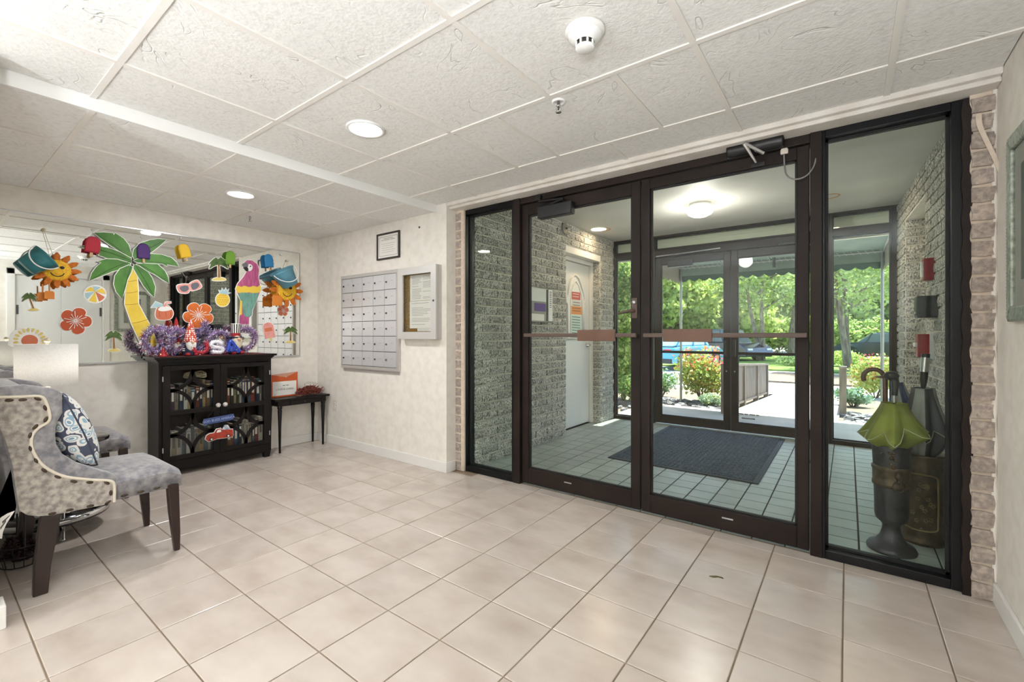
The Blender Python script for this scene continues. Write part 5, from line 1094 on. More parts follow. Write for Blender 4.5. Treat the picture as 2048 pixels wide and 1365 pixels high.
sq_ = lambda cx, cy, w, h, rot, off=0: [(cx+(x*math.cos(rot)-y*math.sin(rot)), cy+(x*math.sin(rot)+y*math.cos(rot))) for x, y in [(-w, h), (-w, -h+w*.8), (-w*.7, -h+w*.2), (0, -h), (w*.7, -h+w*.2), (w, -h+w*.8), (w, h)]]
L = [('pop', 'pink', sq_(1080, 1005, 48, 72, -.18), False, True), ('stripe', 'coral', [(1040,990),(1105,978),(1112,1010),(1048,1022)], False), ('stick', 'sand', [(1088,1072),(1104,1070),(1110,1100),(1094,1103)], False, True)]
cutout('ice_pop_cutout', 'flat pink ice pop cutout at the right of the mirror', 'cutout', L, B_)
# honeycomb paper ice pops hanging before the mirror
def ice_pop(cx, cy, w, h, rot, tr, mat, label):
    X = XM+.05; p = tr(cx, cy); c = yz(*p, X); sc = abs(yz(*tr(cx+100, cy), X)[0]-c[0])/100; sv_ = abs(yz(*tr(cx, cy+100), X)[1]-c[1])/100; w_, h_ = w*sc, h*sv_
    t = thing('paper_ice_pop', label, 'decoration', (X, c[0], c[1]-h_), 'honeycomb paper ice pops')
    def lens(k):        # honeycomb lobes: rounded-top outline turned about the vertical in slices
        pr = [(-w_, -h_), (-w_, h_*.35), (-w_*.75, h_*.8), (-w_*.35, h_*.98), (0, h_), (w_*.35, h_*.98), (w_*.75, h_*.8), (w_, h_*.35), (w_, -h_)]
        return pr
    for k in range(5):
        f = (k-2)/2; s_ = 1-.12*f*f; m = MB(); m.prism([(c[0]+a*s_, c[1]+b*s_) for a, b in lens(k)], 'x', X+f*w_*.22-.003, X+f*w_*.22+.003); m.rot(0, (X, *c), 'X', -rot); m.build('tissue_lobe', mat, t, bevel=.003)
    m = MB(); rr = random.Random(int(cx))
    for i in range(4):
        for j in range(6):
            yy, zz = c[0]+w_*(-.7+.45*i)+(.2*w_ if j % 2 else 0), c[1]+h_*(-.75+.28*j)
            m.add([(X+w_*.24, yy, zz), (X+w_*.24, yy+w_*.25, zz-.006), (X+w_*.3, yy+w_*.12, zz+.005)], [(0, 1, 2)])
    m.rot(0, (X, *c), 'X', -rot); m.build('honeycomb_cells', mat, t)
    m = MB().cbox(X-.002, X+.002, c[0]-w_*.2, c[0]+w_*.2, c[1]-h_*1.5, c[1]-h_*.95, .001); m.rot(0, (X, *c), 'X', -rot); m.build('stick', 'stick_wood' if 'stick_wood' in MATS else M('stick_wood', '#c9a878', .7), t)
    top = Vector((X, c[0]+h_*math.sin(rot)*.9, c[1]+h_*.95)); MB().tube([top, (XM+.006, top.y, top.z+.06)], .0006, 4).ball((XM+.012, top.y, top.z+.06), .008, 8, 6).build('hook', 'glass_hook' if 'glass_hook' in MATS else M('glass_hook', '#d7dad8', .1), t)
for a in ((745, 360, 62, 66, .12, A_, M('tissue_red', '#b5283b', .7), 'red honeycomb paper ice pop left of the big palm fronds'), (1152, 412, 52, 62, -.02, A_, M('tissue_purple', '#4a2a6e', .7), 'purple honeycomb paper ice pop in front of the palm fronds'),
          (313, 282, 50, 62, -.25, B_, M('tissue_yellow', '#e6b92a', .7), 'yellow honeycomb paper ice pop right of the big palm'), (733, 345, 42, 62, .05, B_, M('tissue_green', '#6d9a2e', .7), 'green honeycomb paper ice pop beside the small palm cutout'), (1082, 372, 38, 60, -.1, B_, M('tissue_blue', '#2f82b8', .7), 'blue honeycomb paper ice pop above the right bucket')): ice_pop(*a)
# sand buckets with sun figures and shovels, hung from hooks before the mirror
def bucket_set(tr, c, w, tilt, sun, sr, shv, mat, where, top):
    X = XM+.13; P = lambda q: Vector((X, *yz(*tr(*q), X))); C = P(c); sc = (P((c[0]+100, c[1]))-C).length/100; R = w*sc
    t = thing('sand_bucket', 'teal toy sand bucket with white handle hanging %s' % where, 'bucket', C-Vector((0, 0, R)), 'toy sand buckets by the mirror')
    T = Matrix.Rotation(tilt, 3, 'X')
    def tf(m):
        m.v = [tuple(T @ (Vector(v)-C)+C) for v in m.v]; return m
    h = R*1.55
    tf(MB().lathe([(0, 0), (R*.66, 0), (R*.7, .004), (R*.95, h*.9), (R*1.0, h), (R*1.07, h), (R*1.05, h*.93), (R*.93, h*.86), (R*.66, .01), (0, .008)], C-Vector((0, 0, h*.5)), 32)).build('pail', mat, t)
    hd = [Vector((R*1.04*math.cos(g), -.15*R-.55*R*math.sin(g)*1.0, h*.45-.95*R*math.sin(g)*1.1)) for g in np.linspace(0, PI, 17)]
    m = MB(); m.tube([C+Vector((v.y*-1.3+R*.2, v.x, v.z)) for v in hd], .004, 8); tf(m).build('handle', 'white_plain', t)
    S_ = P(sun); S_.x = X-.055; r = sr*sc*1.2; m = MB()
    t2 = thing('sun_figure', 'yellow smiling paper sun with orange rays hanging %s' % where, 'decoration', S_-Vector((0, 0, r)), 'paper suns by the mirror')
    m.lathe([(0, -.014), (r*.5, -.014), (r*.62, -.006), (r*.66, 0), (r*.62, .006), (r*.5, .014), (0, .018)], S_, 28, 'x'); m.build('face', 'sunny', t2)
    for k in range(12):
        g = 2*PI*k/12; d = Vector((0, math.cos(g), math.sin(g))); n_ = Vector((0, -math.sin(g), math.cos(g))); m = MB(); q0 = S_+d*r*.58; pts = [q0+n_*r*.13, q0+d*r*.25+n_*r*.15, q0+d*r*.47+n_*r*.06, q0+d*r*.5-n_*r*.02, q0+d*r*.3-n_*r*.14, q0-n_*r*.13]
        m.prism([(p.y, p.z) for p in pts], 'x', S_.x-.008, S_.x+.008); m.build('ray', 'sun_ray_orange', t2, bevel=.003)
    MB().tube([S_+Vector((.017, r*.3*math.cos(g), -r*.08+r*.3*math.sin(g))) for g in np.linspace(PI*1.1, PI*1.9, 11)], .003, 6).build('smile', 'ink_black', t2)
    for s in (-1, 1): MB().ball(S_+Vector((.016, s*r*.2, r*.16)), (.004, r*.11, r*.09), 10, 6).build('sunglass_lens', 'ink_black', t2)
    MB().tube([S_+Vector((0, -r*.1, r*.6)), Vector((XM+.03, *yz(*tr(*top), XM+.03)))], .0015, 5).ball(Vector((XM+.02, *yz(*tr(*top), XM+.02))), .012, 8, 6).build('hanger', 'raffia', t2)
    for k, q in enumerate(shv):
        Q = P(q); Q.x = X-.02+.025*k; a = 42*sc; t3 = thing('toy_shovel', '%s orange toy shovel hanging below the bucket %s' % (('left-hand', 'right-hand')[k] if len(shv) > 1 else 'single', where), 'toy shovel', Q-Vector((0, 0, a*1.2)), 'toy shovels by the mirror')
        m = MB(); m.prism([(Q.y-a, Q.z-a*1.2), (Q.y+a, Q.z-a*1.2), (Q.y+a, Q.z+a*.6), (Q.y+a*.7, Q.z+a), (Q.y-a*.7, Q.z+a), (Q.y-a, Q.z+a*.6)], 'x', Q.x-.005, Q.x+.004); m.build('blade', 'shovel_orange' if 'shovel_orange' in MATS else M('shovel_orange', '#d9822b', .4), t3, bevel=.002)
        MB().tube([Q+Vector((0, 0, a*.9)), Q+Vector((0, 0, a*3.2))], .004, 6).build('handle', 'shovel_orange', t3)
bucket_set(A_, (292, 498), 140, math.radians(-50), (470, 560), 165, [(345, 770), (395, 762)], 'teal', 'at the left end of the mirror', (350, 240))
bucket_set(B_, (1238, 530), 98, math.radians(32), (1268, 640), 118, [(1167, 730)], 'teal_light', 'at the right end of the mirror', (1250, 372))
for q in ((1195, 315),): c = yz(*B_(*q), XM+.01); MB().ball((XM+.012, *c), .012, 10, 8).build('mirror_hook', 'glass_hook', label='clear round stick-on hook at upper right of the mirror', cat='hook', origin=(XM+.012, *c))
# ---------------------------------------------------------------- patriotic display on the cabinet
ZT = .977; C4 = lambda x, y: (260+x/7.314, 620+y/7.314)
def cy4(x, y, X): v = yz(*C4(x, y), X); return v
MB().box(-4.64, -4.372, 1.165, 2.035, .9765, .9775).build('table_runner', M('runner_red', '#7d2f26', .85, col2='#5c2520', vscale=40), label='thin dark red runner laid along the cabinet top', cat='runner'); ZT = .978
TC = [M('tinsel_purple', '#967bab', .3, metal=.3), M('tinsel_white', '#f2eff5', .3, metal=.1), M('tinsel_red', '#b52f3f', .3, metal=.2), M('tinsel_blue', '#3450b5', .3, metal=.2), M('tinsel_lilac', '#cbb8dc', .3, metal=.2)]
def tinsel(m, pts, n, rad, ln, mats, seed, wdt=.0022):
    r = np.random.RandomState(seed)
    for k in range(n):
        p = Vector(pts[r.randint(len(pts))]); d = Vector(r.normal(size=3)); d.normalize(); q = p+d*rad*r.rand()**.4; e = q+d*ln*(.5+r.rand())+Vector(r.normal(size=3))*ln*.3; s = d.cross(Vector((.3, .5, .8))).normalized()*wdt
        m.mat(int(mats[r.randint(len(mats))])); m.add([q-s, q+s, e+s, e-s], [(0, 1, 2, 3)])
def wreath(label, c, R, r, n, seed, mats=(0, 1, 4, 0, 1, 1, 2, 1, 3)):
    zmin = ZT+R+r+.001; c = Vector((c[0], c[1], zmin)); t = thing('tinsel_wreath', label, 'wreath', (c.x, c.y, ZT), 'tinsel wreaths on the cabinet')
    ring = [c+Vector((.02*math.sin(g), R*math.cos(g), R*math.sin(g))) for g in np.linspace(0, 2*PI, 49)[:-1]]
    MB().tube(ring, r*.55, 8, closed=True).build('core_ring', 'tinsel_purple', t); m = MB(); tinsel(m, ring, n, r*.8, .016, mats, seed, .0026); m.build('tinsel', TC, t, kind='stuff'); return t
def at4(x, X): return yz(*C4(x, 500), X)[0]
wreath('purple, white and red tinsel wreath at the left on the cabinet', (-4.47, at4(410, -4.47), 0), .092, .038, 3000, 1)
wreath('tinsel wreath second from left, tucked behind the polka-dot gnome', (-4.50, at4(650, -4.50), 0), .088, .038, 2600, 2)
wreath('purple tinsel wreath behind the white letter', (-4.54, at4(1290, -4.54), 0), .08, .036, 2000, 3)
wreath('tinsel wreath at the right end of the cabinet', (-4.50, at4(1660, -4.50), 0), .098, .038, 3000, 4, (0, 4, 1, 1, 0, 2, 1))
# star wreath
sy = at4(1090, -4.56); t = thing('tinsel_star', 'purple and blue tinsel star standing behind the red letter', 'decoration', (-4.56, sy, ZT)); sp = []
for k in range(10):
    a0, a1 = PI/2+k*PI/5, PI/2+(k+1)*PI/5; r0, r1 = (.145, .062) if k % 2 == 0 else (.062, .145)
    for f in np.linspace(0, 1, 8)[:-1]: sp.append(Vector((-4.56, sy+(1-f)*r0*math.cos(a0)+f*r1*math.cos(a1), ZT+.142+(1-f)*r0*math.sin(a0)+f*r1*math.sin(a1))))
MB().tube(sp, .008, 6, closed=True).build('core', 'tinsel_purple', t); m = MB(); tinsel(m, sp, 2200, .024, .014, (0, 3, 0, 4, 1), 7); m.build('tinsel', TC, t, kind='stuff')
# tinsel letters
def letter(ch, path, mats, label, X, n, seed, core):
    pts = []
    for pl in path:
        q = [Vector((X, *yz(*C4(*p), X))) for p in pl]; q = [Vector(v) for v in smooth_open(q, 6)]; pts.append(q)
    zmin = min(v.z for q in pts for v in q); dz = ZT+.024-zmin
    for q in pts:
        for v in q: v.z += dz
    c = sum((v for q in pts for v in q), Vector())/sum(len(q) for q in pts); t = thing('tinsel_letter', label, 'letter', (X, c.y, ZT), 'tinsel letters spelling a word')
    m = MB(); [m.tube(q, .016, 8) for q in pts]; m.build('letter_core', TC[core], t); m = MB(); tinsel(m, [v for q in pts for v in q], n, .018, .007, mats, seed, .002); m.build('tinsel', TC, t, kind='stuff')
letter('U', [[(905, 490), (925, 570), (965, 620), (1040, 630), (1110, 605), (1130, 540), (1105, 475)]], (2, 2, 2, 1), 'red tinsel letter U standing on the cabinet', -4.40, 900, 11, 2)
letter('S', [[(1345, 500), (1290, 478), (1215, 480), (1185, 515), (1230, 550), (1310, 560), (1360, 585), (1335, 620), (1260, 628), (1195, 610)]], (1, 1, 1, 4), 'white tinsel letter S standing on the cabinet', -4.40, 900, 12, 1)
letter('A', [[(1420, 620), (1445, 540), (1470, 465), (1530, 530), (1600, 620)], [(1440, 560), (1500, 570), (1545, 565)], [(1445, 590), (1500, 600), (1570, 600)]], (3, 3, 3, 1), 'blue tinsel letter A standing on the cabinet', -4.40, 1000, 13, 3)
# gnomes
M('felt_white', '#e9e6e0', .95, bump=.6, bscale=90); M('felt_navy', '#25283f', .95); M('felt_red', '#a3242c', .9); M('felt_black', '#1d1d20', .95); M('skin_felt', '#e2b496', .9)
def dots_mat():
    m = M('hat_dots', '#c0452f', .8); n = m.node_tree.nodes; L = m.node_tree.links; v = n.new('ShaderNodeTexVoronoi'); v.inputs['Scale'].default_value = 62; v.inputs['Randomness'].default_value = .25; L.new(n['Texture Coordinate'].outputs['Object'], v.inputs['Vector'])
    r = n.new('ShaderNodeValToRGB'); r.color_ramp.interpolation = 'CONSTANT'; r.color_ramp.elements[0].color = (*lin('#f0e9e2'), 1); r.color_ramp.elements[1].position = .42; r.color_ramp.elements[1].color = (*lin('#c0452f'), 1); L.new(v.outputs['Distance'], r.inputs[0]); L.new(r.outputs[0], n['Principled BSDF'].inputs['Base Color'])
dots_mat()
def gnome(label, y, X, hat_mat, hat_h, body_mat, scale=1.0, topper=None, nose=True, beard='felt_white'):
    k = scale; t = thing('gnome_figure', label, 'gnome', (X, y, ZT), 'gnome figures on the cabinet')
    MB().lathe([(0, 0), (.034*k, 0), (.04*k, .01*k), (.036*k, .05*k), (.026*k, .075*k), (0, .08*k)], (X, y, ZT), 20).build('body', body_mat, t)
    b = MB(); b.lathe([(0, .115*k), (.020*k, .105*k), (.031*k, .085*k), (.026*k, .05*k), (.012*k, .02*k), (0, .008*k)], (X+.018*k, y, ZT), 16); b.build('beard', beard, t)
    if nose: MB().ball((X+.048*k, y, ZT+.092*k), .010*k, 10, 8).build('nose', 'skin_felt', t)
    if topper is None: MB().lathe([(.038*k, .09*k), (.042*k, .094*k), (.034*k, .12*k), (.02*k, .12*k+hat_h*.5), (.009*k, .12*k+hat_h*.85), (0, .12*k+hat_h)], (X+.006, y, ZT), 20).build('hat', hat_mat, t)
    else: topper(t, X, y, k)
    for s in (-1, 1): MB().ball((X+.03*k, y+s*.022*k, ZT+.011*k), (.02*k, .014*k, .011*k), 10, 8).build('boot', 'felt_red', t)
    return t
gy = at4(880, -4.44); g1 = gnome('gnome with tall red polka-dot hat and white beard on the cabinet', gy, -4.44, 'hat_dots', .165, 'felt_navy', 1.25)
for k in range(5): MB().lathe([(.008, 0), (.0085, .003), (.008, .006)], (-4.42, gy-.052, ZT+.035+.0075*k), 10).build('sleeve_stripe', 'felt_white' if k % 2 else 'felt_black', g1)
def top_hat(t, X, y, k):
    MB().lathe([(0, .1*k), (.044*k, .1*k), (.045*k, .104*k), (.022*k, .108*k)], (X, y, ZT), 24).build('brim', 'felt_navy', t); MB().lathe([(.0225*k, .106*k), (.0235*k, .128*k)], (X, y, ZT), 24).build('hat_band', 'felt_red', t)
    seg = 24; m = MB()
    for q in range(seg):
        a0, a1 = 2*PI*q/seg, 2*PI*(q+1)/seg; m.mat(q % 2); r0, r1 = .0225*k, .026*k; m.add([(X+r0*math.cos(a0), y+r0*math.sin(a0), ZT+.128*k), (X+r0*math.cos(a1), y+r0*math.sin(a1), ZT+.128*k), (X+r1*math.cos(a1), y+r1*math.sin(a1), ZT+.185*k), (X+r1*math.cos(a0), y+r1*math.sin(a0), ZT+.185*k)], [(0, 1, 2, 3)])
    m.mat(0); m.prism([(X+.026*k*math.cos(a), y+.026*k*math.sin(a)) for a in np.linspace(0, 2*PI, 25)[:-1]], 'z', ZT+.183*k, ZT+.186*k); m.build('striped_crown', ['felt_white', 'felt_black'], t)
gnome('gnome in striped top hat with red band behind the blue letter', at4(1545, -4.46), -4.46, '', 0, 'felt_navy', 1.5, top_hat, beard=M('beard_tan', '#cfc3ab', .95, bump=.6, bscale=90))
gnome('small gnome with pointed red hat between the left wreaths', at4(672, -4.57), -4.57, 'felt_red', .19, 'felt_navy', 1.15)
def black_hat(t, X, y, k):
    MB().lathe([(0, .1*k), (.032*k, .1*k), (.032*k, .104*k), (.019*k, .106*k), (.021*k, .165*k), (0, .166*k)], (X, y, ZT), 20).build('hat', 'felt_black', t)
gnome('gnome in plain black top hat behind the white letter', at4(1292, -4.60), -4.60, '', 0, 'felt_navy', 1.65, black_hat)
# little red and gold tinsel tree, blue picks
ty = at4(490, -4.39); t = thing('tinsel_tree', 'tiny red and gold tinsel cone tree before the left wreath', 'decoration', (-4.39, ty, ZT))
MB().lathe([(0, 0), (.03, 0), (.028, .008), (.004, .07), (0, .075)], (-4.39, ty, ZT), 14).build('cone', 'tinsel_red', t); m = MB(); cp = [Vector((-4.39+.026*(1-f)*math.cos(40*f), ty+.026*(1-f)*math.sin(40*f), ZT+.008+.062*f)) for f in np.linspace(0, 1, 60)]; tinsel(m, cp, 320, .004, .006, (0, 0, 1), 31); m.build('tinsel', [TC[2], M('tinsel_gold', '#c9a13a', .25, metal=.8)], t, kind='stuff')
for q, X, lb in ((490, -4.56, 'blue tinsel pick standing up behind the left wreath'), (292, -4.60, 'dark teal tinsel pick at the far left of the cabinet display')):
    y_ = at4(q, X); t = thing('tinsel_pick', lb, 'decoration', (X, y_, ZT)); MB().tube([(X, y_, ZT), (X, y_, ZT+.19)], .003, 6).build('stick', 'felt_navy', t); m = MB(); tinsel(m, [Vector((X, y_, ZT+.19+.05*f)) for f in np.linspace(0, 1, 10)], 260, .008, .016, (3,), 41+q); m.build('tinsel', TC, t, kind='stuff')
# ---------------------------------------------------------------- outdoors
M('asphalt', '#b9b6b2', .9, col2='#a5a29e', vscale=1.2, vdetail=8); M('grass', '#7c9a45', .9, col2='#5f7f30', vscale=3, vdetail=8, bump=1, bscale=60, bdist=.03); M('mulch', '#8a7a6b', .95, col2='#63564a', vscale=12, vdetail=8, bump=1, bscale=40, bdist=.02)
M('stone_dark', '#77777c', .8, col2='#4e4e55', vscale=15, bump=.5, bscale=40, rand=.2)
M('canvas', '#8b978f', .85, col2='#7e8a82', vscale=5, trans=.42); M('canvas_dark', '#3f6156', .85, trans=.3); M('canvas_grey', '#a39f95', .85, trans=.4); M('pipe', '#9a9c9c', .4, metal=.6); M('siding', '#efeadc', .7)
M('fence_wood', '#8d8278', .9, col2='#716860', vscale=14, bump=.3, bscale=60, rand=.08, stretch=(1, 1, .2)); M('bark', '#8b7f70', .95, col2='#5d5348', vscale=9, bump=1, bscale=25, bdist=.03, stretch=(1, 1, .35))
for nm_, c1, c2, tr_ in (('leaf_a', '#a9bd63', '#80994a', .45), ('leaf_b', '#ccd684', '#a3b862', .5), ('leaf_c', '#74974f', '#567a38', .4), ('leaf_d', '#bac994', '#96ab72', .45), ('leaf_red', '#c98a4a', '#93a545', .4), ('leaf_spruce', '#a9c2b0', '#7fa08c', .3), ('petal_pink', '#e0608a', '#c93f5a', .4), ('petal_red', '#c8402f', '#d97a4a', .4)): M(nm_, c1, .6, col2=c2, vscale=2.2, vdetail=5, trans=tr_)
GZ = -.28                                    # car park level, below the entrance slab
S(MB().box(-60, 60, 12.5, 120, GZ-.5, GZ), 'ground', 'asphalt', label='pale sunlit car park beyond the entrance')
# entrance slab: level under the awning, walkway ramps down away from the doors
S(MB().box(-2.75, 1.2, 5.9, 7.55, -.6, -.012), 'floor_porch', 'concrete', label='concrete slab under the awning')
wk = MB(); wk.add([(-1.42, 7.55, -.012), (-.1, 7.55, -.012), (-.1, 12.5, GZ+.004), (-1.42, 12.5, GZ+.004), (-1.42, 7.55, -.6), (-.1, 7.55, -.6), (-.1, 12.5, -.6), (-1.42, 12.5, -.6)], [(0, 1, 2, 3), (4, 5, 1, 0), (5, 6, 2, 1), (6, 7, 3, 2), (7, 4, 0, 3)])
S(wk, 'floor_walkway', 'concrete', label='sunlit concrete walkway sloping to the car park')
bed = MB(); bed.add([(-14, 6.0, -.05), (-2.75, 6.0, -.05), (-2.75, 7.55, -.05), (-1.5, 7.55, -.05), (-1.5, 12.5, GZ), (-14, 12.5, GZ)], [(0, 1, 2, 3, 4, 5)]); S(bed, 'ground_bed_left', 'mulch')
bed = MB(); bed.add([(1.2, 6.0, -.05), (14, 6.0, -.05), (14, 12.5, GZ), (-.1, 12.5, GZ), (-.1, 7.55, -.05), (1.2, 7.55, -.05)], [(0, 1, 2, 3, 4, 5)]); S(bed, 'ground_bed_right', 'mulch')
S(MB().box(-60, 60, 20.5, 34, GZ-.1, GZ+.06), 'lawn', 'grass', label='strip of sunlit lawn across the car park')
S(MB().box(1.9, 12, 13.2, 19.5, GZ-.1, GZ+.05).box(-2.2, .5, 15.5, 19.3, GZ-.1, GZ+.05), 'planting_island', 'mulch')
# outer faces of the building
S(MB().box(-8, -2.63, 5.75, 5.95, -.5, 2.9).box(.40, 6, 5.75, 5.95, -.5, 2.9), 'wall_facade', 'brick', label='brick face of the building outside')
S(MB().box(-2.75, .55, YO+.22, YO+.27, 2.19, 2.62).box(-2.75, .55, YO+.21, YO+.22, 2.38, 2.385).box(-2.75, .55, YO+.21, YO+.22, 2.27, 2.275), 'trim_9', 'siding', label='beige board seen through the transom above the outer doors')
# ---- awning
AY, AX0, AX1, AZ0, AZ1 = 8.2, -2.40, .42, 2.78, 2.37
aw = thing('entrance_awning', 'green canvas awning with scalloped valance over the entrance', 'awning', ((AX0+AX1)/2, 7.1, 0))
n = 14; m = MB(); vs = []
for j in range(9):
    f = j/8
    for i in range(n+1): u = i/n; vs.append((AX0+(AX1-AX0)*u, 6.05+(AY-6.05)*f, AZ0+(AZ1-AZ0)*f-.03*math.sin(PI*f)*abs(math.sin(PI*u*3))))
m.add(vs, [(j*(n+1)+i, j*(n+1)+i+1, (j+1)*(n+1)+i+1, (j+1)*(n+1)+i) for j in range(8) for i in range(n)]); o = m.build('canopy', 'canvas', aw); o.modifiers.new('cloth', 'SOLIDIFY').thickness = .004
def valance(p0, p1, z0, z1, ns, mat, name):
    p0, p1 = Vector(p0), Vector(p1); m = MB(); pts = [(0, z0)]; N = ns*6
    top = [(i/N, z0) for i in range(N+1)]; bot = [(i/N, z1-.045*abs(math.sin(PI*ns*i/N))+.045) for i in range(N+1)]
    P = lambda u, z: (p0.x+(p1.x-p0.x)*u, p0.y+(p1.y-p0.y)*u, z)
    m.add([P(*q) for q in top]+[P(*q) for q in bot], [(i, i+1, N+2+i, N+1+i) for i in range(N)]); o = m.build(name, mat, aw); o.modifiers.new('cloth', 'SOLIDIFY').thickness = .004
valance((AX0, AY, 0), (AX1, AY, 0), AZ1+.01, 2.19, 1, 'canvas', 'front_panel') if False else None
valance((AX0, AY+.01, 0), (AX1, AY+.01, 0), 2.20, 2.09, 17, 'canvas_dark', 'scalloped_valance')
MB().box(AX0, AX1, AY, AY+.004, 2.19, AZ1+.01).build('front_panel', 'canvas', aw)
for X_ in (AX0, AX1):
    m = MB(); m.prism([(6.05, AZ0), (AY, AZ1), (AY, 2.16), (6.05, 2.16)], 'x', X_-.002, X_+.002); m.build('side_panel', 'canvas_grey', aw); valance((X_, 6.05, 0), (X_, AY, 0), 2.17, 2.06, 12, 'canvas_grey', 'scalloped_valance')
pf = MB(); zb = 2.33
pf.tube([(AX0+.02, AY-.03, zb), (AX1-.02, AY-.03, zb)], .014, 8).tube([(AX0+.02, 6.05, zb), (AX0+.02, AY-.03, zb)], .014, 8).tube([(AX1-.02, 6.05, zb), (AX1-.02, AY-.03, zb)], .014, 8)
for u in (.25, .5, .75): X_ = AX0+(AX1-AX0)*u; pf.tube([(X_, 6.05, AZ0-.04), (X_, AY-.03, AZ1-.03)], .012, 8)
pf.build('pipe_frame', 'pipe', aw)
lc = MB()
for i in range(34): x_ = AX0+.06+i*(AX1-AX0-.12)/33; lc.tube([(x_, AY-.012, zb+.03), (x_+.02, AY-.045, zb), (x_+.04, AY-.012, zb-.02)], .003, 5)
lc.build('lacing', 'white_plain', aw); MB().cbox(-.95, -.91, AY-.06, AY-.03, 2.22, 2.38, .004).build('bracket', 'steel_dark', aw)
for X_ in (AX0+.03, AX1-.03): MB().tube([(X_, AY-.02, -.3), (X_, AY-.02, 2.36)], .02, 10).build('post', 'pipe', aw)
# ---- slatted wooden screen along the walkway
def gz(y): return -.012+(GZ+.012)*(y-7.55)/(12.5-7.55) if y > 7.55 else -.012
sl = MB().box(-.009, .009, -.026, .026, 0, .64).mesh('slat', 'fence_wood')
def slat_fence(fx, ya, yb, n, posts, label):
    fn = thing('slat_fence', label, 'fence', (fx, (ya+yb)/2, -.05), 'wooden slat fences by the walkway')
    for y_ in np.linspace(ya+.03, yb-.05, n): link('slat', sl, fn, (fx, y_, gz(y_)+.06))
    for y_ in posts: MB().box(fx-.045, fx+.045, y_-.045, y_+.045, gz(y_)-.2, gz(y_)+.72).build('post', 'fence_wood', fn, bevel=.005)
    for dz, nm_ in ((.70, 'cap_rail'), (.07, 'bottom_rail')):
        m = MB(); w_ = .05 if dz > .5 else .03; za, zb = gz(ya)+dz, gz(yb)+dz
        m.add([(fx-w_, ya, za), (fx+w_, ya, za), (fx+w_, yb, zb), (fx-w_, yb, zb), (fx-w_, ya, za+.035), (fx+w_, ya, za+.035), (fx+w_, yb, zb+.035), (fx-w_, yb, zb+.035)], [(3,2,1,0),(4,5,6,7),(0,1,5,4),(1,2,6,5),(2,3,7,6),(3,0,4,7)]); m.build(nm_, 'fence_wood', fn)
slat_fence(-1.46, 7.2, 11.45, 66, (7.22, 8.65, 10.05, 11.43), 'low weathered wooden slat fence along the left of the walkway')
slat_fence(-.06, 8.6, 11.45, 44, (8.62, 10.05, 11.43), 'low wooden slat fence seen end-on through the right glass light')
# ---- foliage helpers
def leaves_mesh(name, blobs, size, mats, seed, shell=.55, droop=0):
    """blobs: (x, y, z, rx, ry, rz, count); bent leaf quads scattered through ellipsoids"""
    R = np.random.RandomState(seed); V = []; mi = []
    for bi, (x, y, z, rx, ry, rz, n) in enumerate(blobs):
        d = R.normal(size=(n, 3)); d /= np.linalg.norm(d, axis=1)[:, None]; r = shell+(1-shell)*R.rand(n)**.7
        lump = 1+.22*np.sin(5*d[:, 0]+bi)*np.cos(4*d[:, 1]+2*bi)+.12*np.sin(9*d[:, 2]+bi)
        c = np.array([x, y, z])+d*(r*lump)[:, None]*np.array([rx, ry, rz])
        u = R.normal(size=(n, 3)); u /= np.linalg.norm(u, axis=1)[:, None]; w = np.cross(u, d+.4*R.normal(size=(n, 3))); w /= np.linalg.norm(w, axis=1)[:, None]
        s = size*(.6+.8*R.rand(n))[:, None]; a = c-u*s*.5; b = c+w*s*.28; e = c+u*s*.5-np.array([0, 0, droop])*s; f = c-w*s*.28
        V.append(np.stack([a, b, e, f], 1).reshape(-1, 3)); mi.append(R.randint(0, len(mats), n))
    V = np.concatenate(V); mi = np.concatenate(mi); n = len(V)//4
    me = bpy.data.meshes.new(name); me.vertices.add(4*n); me.vertices.foreach_set('co', V.ravel()); me.loops.add(4*n); me.loops.foreach_set('vertex_index', np.arange(4*n, dtype=np.int32))
    me.polygons.add(n); me.polygons.foreach_set('loop_start', np.arange(0, 4*n, 4, dtype=np.int32)); 
    for q in mats: me.materials.append(MATS[q])
    me.polygons.foreach_set('material_index', mi.astype(np.int32)); me.update(calc_edges=True); return me
def put(name, me, parent): o = link(name, me, parent); o.location = -world_o(parent); return o
